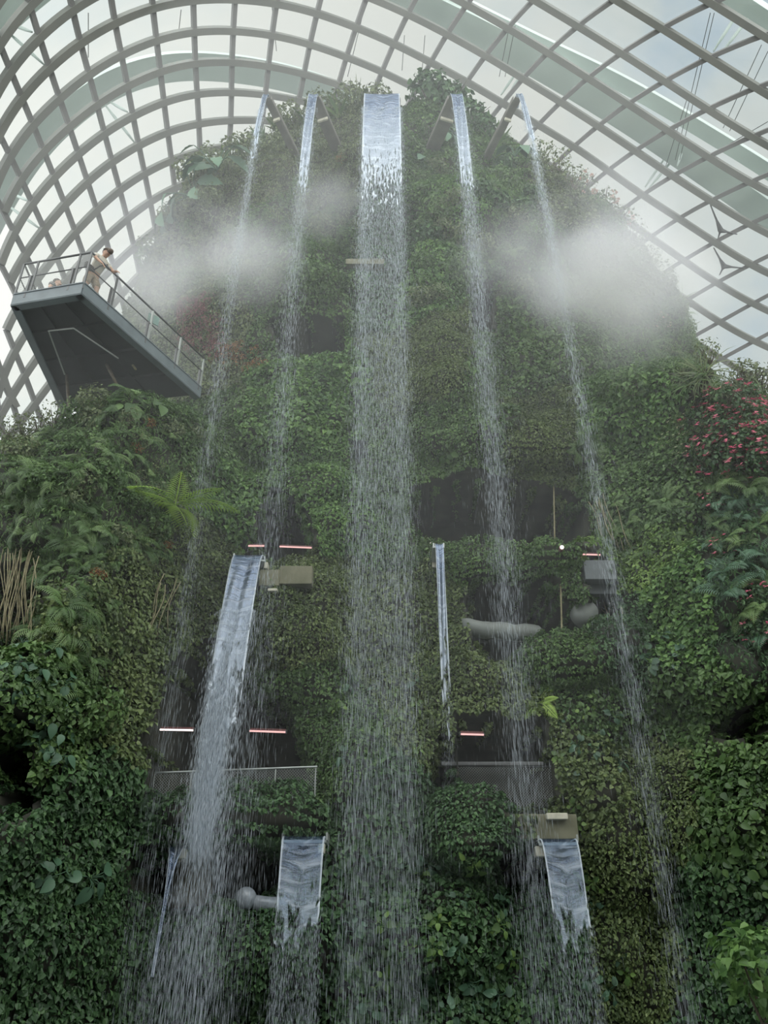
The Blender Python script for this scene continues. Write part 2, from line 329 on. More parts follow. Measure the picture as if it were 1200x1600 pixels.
for i in range(I0,I1):
    mb=MB()
    for j in range(J0,J1):
        q=[(i,j),(i+1,j),(i+1,j+1),(i,j+1)]
        if all(ok[k] for k in q):
            P=np.array([DP[k] for k in q]); P=P+enrm(P)*.06; mb.add(P,[(0,1,2,3)])
    if mb.v:
        wn+=1; tag(mb.build('window_%d'%wn,M_glass),'curved band of roof glazing between two steel arch beams',kind='structure')
# outer arch ribs standing outside the glass
def outer(pix,w,h,off,label):
    pix=np.array(pix,float); t=np.arange(len(pix)); tt=np.linspace(0,len(pix)-1,len(pix)*5)
    # Catmull-like smoothing
    x=np.interp(tt,t,pix[:,0]); y=np.interp(tt,t,pix[:,1])
    for _ in range(12):
        x[1:-1]=(x[:-2]+x[1:-1]*2+x[2:])/4; y[1:-1]=(y[:-2]+y[1:-1]*2+y[2:])/4
    X=ell(np.stack([x,y],1),off); v,f=ribbon(X,w,h); o=MB().add(v,f).build('outer_roof_arch',M_outer); return tag(o,label,'roof arch')
outer([(-150,640),(-60,420),(0,300),(40,240),(77,198),(120,160),(165,130),(216,110),(270,100),(330,101),(390,108),(450,120),(505,137),(570,165),(640,205)],1.25,.6,3.0,'pale steel arch outside the glass curving over the upper left of the roof')
outer([(380,-110),(500,-65),(560,-45),(625,-14),(680,14),(760,50),(870,112),(930,148),(1000,192),(1070,240),(1140,288),(1200,330),(1320,420)],1.25,1.0,2.2,'broad pale steel arch outside the glass crossing the upper right panes')
outer([(560,-75),(650,-30),(740,15),(860,75),(950,115),(1040,165),(1130,220),(1200,262),(1320,345)],.7,.6,2.6,'narrower pale steel arch outside the glass above the broad one')
outer([(-120,120),(-50,50),(0,5),(40,-30),(100,-75)],1.6,.8,2.5,'pale steel arch outside the glass cut by the top left corner')
outer([(1060,-60),(1150,-5),(1200,28),(1300,100)],.9,.8,2.4,'pale steel arch outside the glass at the top right corner')
def strut(a,b,label,r=.075):
    A=ell([a],0.1)[0]; B=ell([b],2.3)[0]
    o=MB().tube([A,A*.7+B*.3,A*.3+B*.7,B],[r*.5,r,r,r*.5],8).build('roof_strut',M_outer,smooth=True); tag(o,label,'strut','struts tying the glass roof to its outer arches')
for a,b,l in [((50,50),(15,37),'thin steel strut pair outside glass, top left, upper one'),((70,102),(10,48),'long thin steel strut outside glass at top left'),
   ((199,175),(173,160),'short steel strut crossing a pane under the left outer arch'),((212,225),(165,165),'long steel strut slanting down from the left outer arch'),
   ((47,315),(12,300),'steel strut crossing a far left pane above the platform'),((66,360),(8,318),'long steel strut slanting across far left panes above the platform'),
   ((788,160),(838,75),'thick steel strut rising from behind the top right chute'),((783,148),(817,98),'thin steel strut beside the thick one above the right chute'),
   ((1115,80),(1165,0),'left strut of the pair in the top right corner'),((1128,82),(1185,8),'right strut of the pair in the top right corner'),
   ((1008,292),(1040,245),'left strut of the pair near the right skyline shrub'),((1014,294),(1055,245),'right strut of the pair near the right skyline shrub'),
   ((1058,260),(1070,223),'short steel strut upright over the right skyline')]: strut(a,b,l)
for k,(a,b) in enumerate([((1110,20),(1055,250)),((1116,20),(1062,250)),((1075,150),(1040,260)),((1200,190),(960,330)),((1190,70),(1130,200)),((1200,80),(1140,205)),((796,40),(780,120)),((805,40),(789,120)),((632,55),(628,110)),((664,55),(659,115)),((565,30),(543,120)),((283,15),(278,60)),((138,20),(138,90)),((425,10),(432,80))]):
    A=ell([a],.5)[0];B=ell([b],.5)[0]; tag(MB().tube([A,B],.018,5).build('roof_cable',M_rail),'thin dark cable stretched behind the roof panes','cable','thin cables outside the roof glass')
# little branching nodes on the right
for k,(c,ends,l) in enumerate([((1126,360),[(1110,320),(1152,366),(1122,372)],'dark branching bracket between roof beams right of the summit, upper one'),((1131,416),[(1115,387),(1162,419),(1124,430)],'dark branching bracket between roof beams right of the summit, lower one')]):
    mb=MB(); C_=ell([c],-.35)[0]
    for e in ends: 
        E_=ell([e],-.35)[0]; mb.tube([C_,C_*.6+E_*.4,E_],[.14,.05,.03],6)
    tag(mb.build('roof_bracket',M_rail),l,'bracket')

# ================================================================ MOUNTAIN
def ip(z,a): a=np.array(a,float); return np.interp(z,a[:,0],a[:,1])
WL=[(-1,13.5),(6,13.2),(12,12.4),(16,11.6),(20,11.6),(24,11.6),(27,11.0),(30,9.7),(32,8.3),(33.5,6.3),(34.6,4.4),(35.3,2.4),(35.6,.3)]
WR=[(-1,14.5),(8,14.4),(14,13.8),(20,13.6),(24,13.3),(26.5,12.7),(29,11.3),(31,9.6),(32.5,8.0),(34,6.2),(35,4.6),(35.7,2.4),(36,.3)]
YF=[(-1,16.8),(3,17.1),(7,17.9),(11,18.6),(16,18.9),(22,19.3),(27,19.9),(30,20.4),(32,20.9),(34,21.6),(36,23.4)]
RR=[(-1,6),(25,7),(30,6),(34,3.5),(36,1)]
def sm(x,a,b): t=np.clip((x-a)/(b-a),0,1); return t*t*(3-2*t)
def inpoly(P,poly):
    x,y=P[:,0],P[:,1]; c=np.zeros(len(P),bool); n=len(poly)
    for k in range(n):
        x1,y1=poly[k];x2,y2=poly[(k+1)%n]
        if y1==y2: continue
        m=((y1>y)!=(y2>y))&(x<(x2-x1)*(y-y1)/(y2-y1)+x1); c^=m
    return c
OPEN=[[(645,765),(690,752),(735,742),(800,752),(862,764),(905,785),(930,845),(660,848),(645,835)],
 [(735,907),(870,910),(880,935),(925,950),(935,982),(850,990),(790,1030),(768,1040),(745,1005),(733,960)],
 [(385,850),(405,800),(425,770),(468,775),(486,820),(490,862),(440,880),(400,880)],
 [(248,1110),(262,1050),(290,1020),(335,1000),(395,1060),(455,1105),(470,1160),(495,1190),(490,1235),(420,1225),(330,1240),(238,1245),(236,1190)],
 [(205,1325),(250,1318),(320,1315),(400,1308),(440,1330),(435,1398),(345,1408),(260,1440),(225,1400),(205,1370)],
 [(715,1118),(850,1132),(860,1180),(872,1215),(875,1262),(800,1268),(765,1235),(718,1235)],
 [(770,1330),(850,1318),(866,1365),(790,1398),(775,1370)],
 [(1120,1112),(1215,1090),(1215,1160),(1135,1148)],[(-20,1165),(38,1140),(45,1200),(35,1268),(-20,1290)],
 [(-20,900),(30,880),(70,900),(45,990),(10,1030),(-20,1010)],
 [(425,500),(480,495),(540,500),(535,552),(440,560)],[(545,690),(575,695),(575,725),(550,720)],[(735,430),(775,440),(770,520),(735,510)],
 [(235,955),(262,950),(250,1010),(232,1020)],[(668,1195),(690,1150),(710,1165),(706,1240),(672,1236)],[(905,860),(940,870),(965,935),(960,985),(935,960),(920,900)]]
PIL=[(430,640,110,75,.8),(600,560,60,60,.35),(700,560,70,80,.7),(720,660,80,70,.7),(830,700,110,50,1.1),(380,800,50,60,.6),(510,800,70,90,.9),(600,800,60,90,.5),
 (700,600,70,55,.5),(790,868,130,48,1.0),(870,915,70,60,1.1),(480,950,85,110,1.0),(470,1040,80,70,.7),(530,1150,60,120,.5),(880,1020,100,55,1.3),(930,1080,90,90,.9),
 (400,1270,120,55,1.2),(300,1280,60,50,.8),(740,1295,85,70,1.2),(400,1480,130,90,1.0),(700,1450,110,80,.6),(900,1200,50,80,.6),(980,1300,90,120,.7),(600,1200,80,200,.4),
 (960,640,90,50,1.4),(1010,620,80,50,1.3),(1000,790,90,80,1.3),(1040,930,110,90,1.4),(1050,1060,120,70,1.5),(930,950,60,90,.5),(1090,1260,100,80,1.0),(1150,1320,90,120,.8),
 (120,740,110,60,1.2),(230,690,80,60,.9),(60,800,80,60,.8),(230,830,80,70,1.1),(180,950,110,80,1.4),(120,1080,110,70,1.4),(180,1200,100,90,1.3),(100,1330,120,80,1.2),(230,1340,60,50,.5),
 (60,1480,120,90,1.0),(250,1110,40,80,.7),(300,640,40,60,.4),(330,740,50,80,.6),(340,310,60,50,.9),(740,330,80,60,.6),(690,180,60,40,.6),(670,440,50,60,.5),(480,430,50,60,.5),(590,960,70,60,.35)]
nz,nf=330,400
zz=np.linspace(-1,36,nz); ph=np.radians(np.linspace(-130,130,nf)); 
# finer spacing at front
ph=np.sign(ph)*np.abs(ph/ph.max())**1.15*ph.max()
Z,PH=np.meshgrid(zz,ph,indexing='ij')
Wd=np.where(PH<0,ip(Z,WL),ip(Z,WR)); X=Wd*np.sin(PH); Yb=ip(Z,YF)+ip(Z,RR)*(1-np.cos(PH))
P=np.stack([X,Yb,Z],2).reshape(-1,3)
out2=np.stack([np.sin(PH),-np.cos(PH),0*PH],2).reshape(-1,3)
nrm=out2/np.linalg.norm(out2,axis=1)[:,None]
# buttresses leaning out left and right
zL=15.0-.75*np.maximum(0,-7.6-P[:,0]); bL=sm(-P[:,0],4.0,6.2)*(1-sm(P[:,2],zL-1.4,zL+.5)); 
bR=sm(P[:,0],5.2,8.4)*(1-sm(P[:,2],14.2,17.6))
front=np.clip(-nrm[:,1]*1.4,0,1)**.5
P[:,1]-=(4.0*bL+3.6*bR)*front; P[:,0]+=(.8*bR-.6*bL)
q=proj(P)
for (cx,cy,rx,ry,am) in PIL:
    dx=(q[:,0]-cx)/rx; dy=(q[:,1]-cy)/ry; rr=np.sqrt(dx*dx+dy*dy); f=np.clip(1-rr**3,0,1)*(.75+.25*np.clip(dy,-1,1))
    P+=nrm*(f*am*front)[:,None]
P+=nrm*((.55*vn(P,2.6)+.25*vn(P,1.1,2)+.14*vn(P,.5,3))*front)[:,None]
q=proj(P); hole=np.zeros(len(P))
for poly in OPEN: hole=np.maximum(hole,inpoly(q,poly).astype(float))
holei=hole>.5
dep=np.where(q[:,1]>0,2.6,2.6)
P[:,1]+=hole*dep
Pm=P.reshape(nz,nf,3); idx=np.arange(nz*nf).reshape(nz,nf)
Fq=np.stack([idx[:-1,:-1],idx[:-1,1:],idx[1:,1:],idx[1:,:-1]],2).reshape(-1,4)
me=mesh_np('wall_front',P,Fq,True); wall=link('wall_front',me,M_soil); tag(wall,'tall vertical garden wall of dark planting felt behind all the plants',kind='structure')
BV=BVHTree.FromPolygons([tuple(p) for p in P.tolist()],Fq.tolist())
def hit(px,py):
    d=rays([(px,py)])[0]; r=BV.ray_cast(Vector(CAM),Vector(d).normalized())
    if r[0] is None: return None
    n=r[1]
    if n.dot(Vector(d))>0: n=-n
    return r[0],n,r[3]
# floor
tag(MB().bar((3,-20,-.1),(3,62,-.1),80,.2).build('floor',M_concG),'dark paved ground at the foot of the wall',kind='structure')

tag(MB().bar((-30,-9,8),(30,-9,8),1.0,16,(0,0,1)).build('wall_light_block',M_soil),'unseen dark wall added behind the viewer to shade the lower planting',kind='structure')  # added out of view: blocks low sky light so the lower foliage darkens
# ---------------------------------------------------------------- leaves
def leaf_tpl(kind):
    if kind=='heart': V=[(0,0,0),(0,1.0,-.16),(-.46,.18,.10),(-.36,.62,.06),(.46,.18,.10),(.36,.62,.06)]
    elif kind=='long': V=[(0,0,0),(0,1.0,-.22),(-.16,.3,.04),(-.12,.7,-.02),(.16,.3,.04),(.12,.7,-.02)]
    else: V=[(0,0,0),(0,1.0,-.12),(-.34,.32,.09),(-.26,.7,.04),(.34,.32,.09),(.26,.7,.04)]
    return np.array(V),np.array([[0,1,3,2],[0,4,5,1]])
def leaves(Pt,Nn,size,kind='oval',droop=1.0,spread=.55,up=.45,tint=None):
    n=len(Pt); V,Fc=leaf_tpl(kind)
    nn=Nn+np.array([0,0,up])+rng.normal(0,spread,(n,3)); nn/=np.linalg.norm(nn,axis=1)[:,None]
    t=np.array([0,0,-droop])+rng.normal(0,.55,(n,3)); t-=nn*(t*nn).sum(1)[:,None]; t/=np.linalg.norm(t,axis=1)[:,None]+1e-6
    x=np.cross(t,nn); s=size[:,None,None] if hasattr(size,'__len__') else size
    A=V[None,:,0,None]*x[:,None]+V[None,:,1,None]*t[:,None]+V[None,:,2,None]*nn[:,None]
    G=Pt[:,None]+A*s
    F_=(Fc[None]+(np.arange(n)*len(V))[:,None,None]).reshape(-1,4)
    tv=np.repeat(rng.random(n) if tint is None else tint,len(V))
    return G.reshape(-1,3),F_,tv
fa=P[Fq]; fc=fa.mean(1); fn=np.cross(fa[:,2]-fa[:,0],fa[:,3]-fa[:,1]); fA=np.linalg.norm(fn,axis=1)/2; fn/=np.maximum(np.linalg.norm(fn,axis=1)[:,None],1e-9)
if (fn*nrm[Fq].mean(1)).sum(1).mean()<0: fn=-fn
fq=proj(fc); fh=holei[Fq].mean(1)
facing=-(fn*(fc-CAM)).sum(1)/np.linalg.norm(fc-CAM,axis=1)
bare=inpoly(fq,[(1060,370),(1100,385),(1140,520),(1128,520),(1095,430),(1075,400)])
use=(fh<.3)&(facing>-.35)&(fq[:,0]>-260)&(fq[:,0]<1460)&(fq[:,1]>60)&(fq[:,1]<1760)&(fc[:,2]>-.2)&~bare
SEED=[ # px,py,leaf size,palette,shape,coverage,label
 (70,720,.15,'fern','long',1.3,'long-leaved green foliage on the crest of the left buttress under the platform'),
 (60,850,.16,'fern','long',1.2,'loose olive foliage on the upper far left edge of the wall'),
 (200,760,.15,'mid','long',1.3,'ferny green growth covering the middle of the left buttress'),
 (260,900,.12,'olive','oval',1.9,'olive small-leaved climber on the left buttress beside the leftmost stream'),
 (130,970,.13,'olive','oval',2.0,'rounded olive green mound below the hanging roots'),
 (90,1110,.14,'mid','heart',2.0,'green climber bulging at the left edge below the olive mound'),
 (200,1090,.14,'olive','heart',2.0,'yellowish climber left of the white lower cascade'),
 (150,1240,.15,'deep','heart',2.1,'dense dark green climber left of the wire fence'),
 (60,1370,.13,'deep','heart',2.1,'dark leafy mass above the bottom left corner'),
 (200,1470,.13,'deep','oval',2.0,'shaded creeper at the lower left splashed by water'),
 (40,1560,.14,'deep','heart',1.8,'shaded creeper filling the bottom left corner'),
 (340,680,.13,'mid','oval',2.0,'green creeper right of the leftmost stream below the platform end'),
 (450,620,.15,'fresh','heart',2.1,'bright rounded green cushion of creeper below the dark mist gap'),
 (330,880,.11,'olive','oval',1.9,'fine creeper strip left of the big lower cascade'),
 (385,790,.15,'fresh','heart',2.0,'hanging green creeper bulge above the left pink lamp tubes'),
 (500,790,.12,'fresh','oval',2.1,'tufted green creeper column left of the central fall'),
 (480,960,.10,'olive','oval',2.3,'fine small-leaved creeper panel right of the big lower cascade'),
 (520,1130,.10,'mid','oval',2.2,'narrow fine-leaved creeper band beside the wire fence'),
 (600,760,.10,'mid','oval',2.1,'fine creeper seen through the central fall'),
 (590,1000,.12,'olive','oval',1.6,'thin creeper behind the lower half of the central fall'),
 (600,1300,.14,'deep','heart',1.7,'loose large creeper behind the foot of the central fall'),
 (600,1530,.14,'deep','heart',1.7,'dark creeper at the bottom centre of the wall'),
 (690,560,.10,'olive','oval',2.2,'fine olive creeper right of the central fall at mid height'),
 (680,440,.14,'fresh','heart',2.0,'bright green creeper right of the central fall in the mist'),
 (720,670,.11,'mid','oval',2.2,'rounded creeper hanging over the big dark opening'),
 (840,690,.10,'olive','oval',2.2,'cushion of fine creeper right of the fourth stream'),
 (800,860,.10,'mid','oval',2.4,'clipped-looking horizontal creeper band between two dark openings'),
 (885,930,.10,'mid','oval',2.3,'creeper curtain at the right end of the second dark opening'),
 (890,1020,.10,'mid','oval',2.4,'domed fine creeper mound right of the second opening'),
 (930,1130,.12,'mid','oval',2.0,'creeper slope below the domed mound'),
 (690,980,.11,'olive','oval',2.0,'narrow creeper strip left of the second dark opening'),
 (690,1100,.11,'olive','oval',1.8,'creeper patch beside the narrow twisting fall'),
 (400,1275,.12,'deep','oval',2.3,'dark green creeper ledge hanging below the left wire fence'),
 (400,1480,.12,'deep','oval',2.0,'leafy shelf below the grey ball and pipe'),
 (740,1295,.11,'deep','oval',2.3,'rounded dark creeper bulge below the right wire fence'),
 (740,1460,.13,'deep','heart',1.9,'shadowy creeper with broad leaves at lower centre right'),
 (860,1480,.13,'deep','oval',2.0,'creeper below the lower right cascade'),
 (880,1200,.12,'olive','heart',1.9,'olive creeper edging the right fence opening'),
 (1000,1260,.10,'olive','oval',1.9,'dry-toned tiny-leaved creeper on the lower right slope'),
 (980,1480,.10,'olive','oval',1.8,'tiny-leaved creeper at the lower right of the rightmost stream'),
 (1130,1260,.15,'mid','heart',1.9,'broad-leaved green climber at the lower right edge'),
 (1140,1430,.14,'deep','heart',1.8,'shaded climber above the bottom right corner'),
 (1130,1560,.15,'deep','heart',1.7,'dark climber filling the bottom right corner'),
 (980,640,.15,'fresh','heart',2.1,'glossy green cushion of climber on the right buttress crest'),
 (1000,760,.14,'mid','heart',2.0,'green climber below the pale flowers'),
 (990,850,.12,'yell','oval',2.0,'light green creeper slope beside the rightmost stream'),
 (1060,960,.15,'fresh','heart',2.2,'large-leaved overlapping climber on the right bulge'),
 (1060,1080,.16,'mid','heart',2.1,'heart-leaved climber on the underside of the right bulge'),
 (980,980,.12,'deep','oval',1.9,'dark creeper right of the small grey spotlight'),
 (1080,560,.16,'fern','long',1.4,'grassy growth along the right shoulder of the wall'),
 (1140,690,.13,'mid','long',1.5,'green foliage around the pink flowers at the right edge'),
 (1160,880,.15,'deep','long',1.5,'feathery foliage at the right edge below the pink flowers'),
 (430,520,.15,'mid','oval',1.5,'misty creeper left of centre under the second stream'),
 (330,560,.14,'grey','oval',1.5,'pale reddish-green creeper beside the end of the platform'),
 (220,380,.18,'grey','oval',1.4,'mist-veiled foliage on the left shoulder above the platform'),
 (380,250,.18,'grey','long',1.5,'shrubby growth along the left skyline'),
 (470,400,.17,'mid','oval',1.6,'mist-veiled green creeper between the second stream and the central fall'),
 (500,230,.18,'grey','long',1.6,'grassy growth on the summit left of the central fall'),
 (600,400,.15,'deep','oval',1.6,'creeper behind the top of the central fall'),
 (690,230,.18,'mid','oval',1.8,'bushy summit growth right of the central fall'),
 (790,280,.18,'fresh','long',1.7,'fresh green growth between the fourth and rightmost streams near the top'),
 (700,340,.15,'fresh','oval',1.8,'bright creeper right of the central fall near the top'),
 (790,380,.17,'mid','long',1.7,'green growth in mist between the two right streams'),
 (900,290,.18,'grey','oval',1.6,'greyish shrubby growth below the right skyline'),
 (980,380,.18,'grey','oval',1.4,'mist-veiled growth on the right skyline'),
 (820,580,.15,'mid','heart',1.7,'leafy creeper between the two right streams at mid height'),
 (900,520,.15,'mid','oval',1.7,'hazy creeper under the large mist cloud'),
]
sd=np.array([(s[0],s[1]) for s in SEED],float)
ui=np.where(use)[0]; wob=np.stack([vn(fc[ui],1.6,5),vn(fc[ui],1.6,6)],1)*34
dist=(((fq[ui]+wob)[:,None,:]-sd[None])*np.array([1.15,.9]))**2
reg=dist.sum(2).argmin(1)
tri=rng
NL=0
for k,(sx,sy,ls,pal,shp,cov,lab) in enumerate(SEED):
    ls*=.70; cov=cov*1.0
    f=ui[reg==k]
    if len(f)==0: continue
    lam=fA[f]*cov/(.42*ls*ls); inview=(fq[f,0]>-30)&(fq[f,0]<1230)&(fq[f,1]<1630); lam=lam*np.where(inview,1,.35)
    cnt=rng.poisson(lam); fi=np.repeat(f,cnt); n=len(fi); NL+=n
    if n==0: continue
    u=rng.random((n,2)); q4=P[Fq[fi]]
    pt=(q4[:,0]*((1-u[:,0])*(1-u[:,1]))[:,None]+q4[:,1]*(u[:,0]*(1-u[:,1]))[:,None]+q4[:,2]*(u[:,0]*u[:,1])[:,None]+q4[:,3]*((1-u[:,0])*u[:,1])[:,None])
    off=.03+.20*np.clip(vn(pt,.55,8)+.35,0,1.2)+.10*rng.random(n)
    pt=pt+fn[fi]*off[:,None]
    sz=ls*np.clip(rng.lognormal(0,.25,n),.55,1.7)
    tint=np.clip(.45+.33*rng.normal(0,1,n)+.3*vn(pt,.7,9),0,1)
    v,ff,tv=leaves(pt,fn[fi],sz,shp,droop=1.0,tint=tint)
    o=link('wall_creeper',mesh_np('wall_creeper',v,ff,False,{'tint':tv}),LM[pal]); tag(o,lab,'creeper',kind='stuff')

# ---------------------------------------------------------------- plant prototypes (numpy meshes, local z = away from wall / up)
def cat(parts):
    V=[];F_=[];T=[];b=0
    for v,f,t in parts: V.append(v);F_.append(f+b);T.append(t);b+=len(v)
    return np.concatenate(V),np.concatenate(F_),np.concatenate(T)
def frond(length,az,el,droop,pairs=15,wid=.26,r=rng):
    """one arching fern frond with leaflets, root at origin"""
    s=np.linspace(0,1,pairs+3); a=el-droop*s**1.3
    ds=length/(len(s)-1); hx=np.concatenate([[0],np.cumsum(np.cos((a[1:]+a[:-1])/2)*ds)]); hz=np.concatenate([[0],np.cumsum(np.sin((a[1:]+a[:-1])/2)*ds)])
    d=np.array([math.cos(az),math.sin(az),0]); sd_=np.array([-math.sin(az),math.cos(az),0]); up=np.array([0,0,1.])
    C=hx[:,None]*d+hz[:,None]*up; T=np.cos(a)[:,None]*d+np.sin(a)[:,None]*up; Nn=-np.sin(a)[:,None]*d+np.cos(a)[:,None]*up
    V=[];F_=[];b=0
    w_=.006*length/.8+.004
    for k in range(len(s)-1):
        V+=[C[k]-sd_*w_,C[k]+sd_*w_,C[k+1]+sd_*w_,C[k+1]-sd_*w_]; F_.append([b,b+1,b+2,b+3]); b+=4
    for k in range(2,len(s)):
        l=length*wid*math.sin(math.pi*min(1,.18+.82*s[k])**.8)**.8+.01
        if k==len(s)-1: l=.03
        pw=length/(pairs)*.42
        for sg in(1,-1):
            e=sd_*sg*.9+T[k]*.42-Nn[k]*.12; e=e/np.linalg.norm(e)
            V+=[C[k]-T[k]*pw,C[k]+e*l*.55-T[k]*pw*.7+Nn[k]*.01,C[k]+e*l-up*l*.12,C[k]+e*l*.5+T[k]*pw*.8]; F_.append([b,b+1,b+2,b+3]); b+=4
    V=np.array(V); return V,np.array(F_),np.full(len(V),r.random())
def fern_mesh(name,n,length,mat,seed,el=(.5,1.25),droop=(1.2,2.1),pairs=15,wid=.26):
    r=np.random.default_rng(seed); ps=[]
    for k in range(n):
        ps.append(frond(length*r.uniform(.65,1.1),2*math.pi*(k+r.uniform(-.3,.3))/n,r.uniform(*el),r.uniform(*droop),pairs,wid,r))
    v,f,t=cat(ps); me=mesh_np(name,v,f,False,{'tint':t}); me.materials.append(mat); return me
def blade_mesh(name,n,length,width,mat,seed,el=(.6,1.4),droop=(.8,2.0),seg=5):
    """tuft of strap leaves (grass, bromeliad)"""
    r=np.random.default_rng(seed); ps=[]
    for k in range(n):
        az=r.uniform(0,2*math.pi); L_=length*r.uniform(.6,1.1); e0=r.uniform(*el); dr=r.uniform(*droop)
        s=np.linspace(0,1,seg+1); a=e0-dr*s**1.4; ds=L_/seg
        hx=np.concatenate([[0],np.cumsum(np.cos(a[1:])*ds)]); hz=np.concatenate([[0],np.cumsum(np.sin(a[1:])*ds)])
        d=np.array([math.cos(az),math.sin(az),0]); sd_=np.array([-math.sin(az),math.cos(az),0])
        C=hx[:,None]*d+hz[:,None]*np.array([0,0,1.]); ww=width*np.sin(np.pi*(.12+.86*s))**.7/2
        V=np.stack([C-sd_*ww[:,None],C+sd_*ww[:,None]],1).reshape(-1,3)
        F_=np.array([[2*i,2*i+1,2*i+3,2*i+2] for i in range(seg)]); ps.append((V,F_,np.full(len(V),r.random())))
    v,f,t=cat(ps); me=mesh_np(name,v,f,False,{'tint':t}); me.materials.append(mat); return me
def bigleaf_mesh(name,n,size,mat,seed,radius=.5,lobes=False):
    """broad arching leaf blades on stalks"""
    r=np.random.default_rng(seed); ps=[]
    for k in range(n):
        az=r.uniform(0,2*math.pi); el=r.uniform(.2,1.3); c=np.array([math.cos(az)*math.cos(el),math.sin(az)*math.cos(el),math.sin(el)])*radius*r.uniform(.5,1.1)
        st=MB().tube([(0,0,0),tuple(c*.6+np.array([0,0,.06])),tuple(c)],.012,4,False)
        ps.append((np.array(st.v),np.array(st.f),np.full(len(st.v),.4)))
        s=size*r.uniform(.6,1.15); t=c/np.linalg.norm(c)+np.array([0,0,-.9]); t/=np.linalg.norm(t); x=np.cross(t,[0,0,1.]);x/=np.linalg.norm(x)+1e-6; nn=np.cross(x,t)
        if nn[2]<0: nn=-nn
        m=9; us=np.linspace(0,1,m); hw=np.sin(np.pi*(us**.75*.93+.07))**.9*.36
        if lobes: hw=hw*(1-.25*(np.arange(m)%2))
        V=[]
        for u_,h_ in zip(us,hw):
            b_=c+t*s*u_-nn*s*.25*u_*u_; V+=[b_-x*s*h_+nn*s*h_*.25,b_,b_+x*s*h_+nn*s*h_*.25]
        F_=[];
        for i in range(m-1):
            a=3*i; F_+=[[a,a+1,a+4,a+3],[a+1,a+2,a+5,a+4]]
        ps.append((np.array(V),np.array(F_),np.full(len(V),r.random())))
    v,f,t=cat(ps); me=mesh_np(name,v,f,True,{'tint':t}); me.materials.append(mat); return me
def cluster(n,rad,ls,shape,seed,flat=(1,1,.8),shell=.5):
    global rng
    keep=rng; rng=np.random.default_rng(seed); d=rng.normal(0,1,(n,3)); d/=np.linalg.norm(d,axis=1)[:,None]
    lump=1+.25*vn(d*3,1.0,seed); p=d*np.array(flat)*rad*(shell+(1-shell)*rng.random((n,1))**.5)*lump[:,None]; p[:,2]+=rad*flat[2]*.8
    r_=leaves(p,d,ls*rng.uniform(.6,1.3,n),shape,droop=.5,spread=.6,up=.5); rng=keep; return r_
def stems_mesh(rad,n,seed,r0=.02):
    r=random.Random(seed); mb=MB()
    for k in range(n):
        a=r.uniform(0,6.28); e=r.uniform(.5,1.4); t=Vector((math.cos(a)*math.cos(e),math.sin(a)*math.cos(e),math.sin(e)))*rad*r.uniform(1.2,1.9)
        mb.tube([(0,0,-.15),t*.45+Vector((r.uniform(-.05,.05),0,0)),t],[r0,r0*.7,r0*.3],5)
    return mb
def shrub(name,rad,n,ls,mat,seed,shape='oval',flower=None,nf=0,fs=.07,flat=(1,1,.8),stems=7):
    v,f,t=cluster(n,rad,ls,shape,seed,flat); fo=mesh_np('foliage',v,f,False,{'tint':t}); fo.materials.append(mat)
    sb=stems_mesh(rad*.8,stems,seed); sm_=bpy.data.meshes.new('branches'); sm_.from_pydata(sb.v,[],sb.f); sm_.materials.append(M_bark)
    fl=None
    if flower:
        r=np.random.default_rng(seed+50); ps=[]
        for k in range(nf):
            d=r.normal(0,1,3); d/=np.linalg.norm(d); c=d*np.array(flat)*rad*1.04; c[2]+=rad*flat[2]*.8
            m=7; aa=r.uniform(0,6.28,m); pd=np.stack([np.cos(aa),np.sin(aa),r.uniform(-.3,.5,m)],1); pd/=np.linalg.norm(pd,axis=1)[:,None]
            V=np.concatenate([np.tile(c,(m,1))[:,None],(c+pd*fs*.7+np.cross(pd,[0,0,1.])*fs*.35)[:,None],(c+pd*fs)[:,None],(c+pd*fs*.7-np.cross(pd,[0,0,1.])*fs*.35)[:,None]],1)
            f1=mesh_np('flower',V.reshape(-1,3),np.arange(m*4).reshape(-1,4),False,{'tint':np.full(m*4,r.random())}); f1.materials.append(flower); ps.append(f1)
        fl=ps
    return (name,fo,sm_,fl)
def orient(n,up=.5,spin=None):
    z=(Vector(n)*(1-up)+Vector((0,0,1))*up).normalized(); q_=z.to_track_quat('Z','Y')
    return (q_@Matrix.Rotation(random.uniform(0,6.28) if spin is None else spin,3,'Z').to_quaternion()).to_euler()
def put(name,me,px,py,sc,label,cat_,group=None,up=.45,lift=0.0,spin=None):
    h=hit(px,py)
    if h is None: return None
    o=bpy.data.objects.new(name,me); COL.objects.link(o); o.location=h[0]+h[1]*lift; o.rotation_euler=orient(h[1],up,spin); o.scale=(sc,)*3
    return tag(o,label,cat_,group)
def put_shrub(sh,px,py,sc,label,cat_='shrub',group=None,up=.6,loc=None):
    if loc is None:
        h=hit(px,py)
        if h is None: return None
        loc,nr=h[0],h[1]
    else: nr=Vector((0,-1,0))
    r=empty(sh[0],loc,label,cat_,group); r.rotation_euler=orient(nr,up); r.scale=(sc,)*3
    for nm,m in [('foliage',sh[1]),('branches',sh[2])]+[('flower',q_) for q_ in (sh[3] or [])]:
        if m is not None:
            o=bpy.data.objects.new(nm,m); COL.objects.link(o); o.parent=r
    return r
def zone(n,poly,mind=0):
    xs=[p[0] for p in poly];ys=[p[1] for p in poly];o=[];tries=0
    while len(o)<n and tries<8000:
        tries+=1; x=random.uniform(min(xs),max(xs)); y=random.uniform(min(ys),max(ys))
        if inpoly(np.array([[x,y]]),poly)[0] and all((x-a)**2+(y-b)**2>mind*mind for a,b in o): o.append((x,y))
    return o
FERN=[fern_mesh('fern_fronds',9,.95,LM['fern'],k) for k in range(3)]
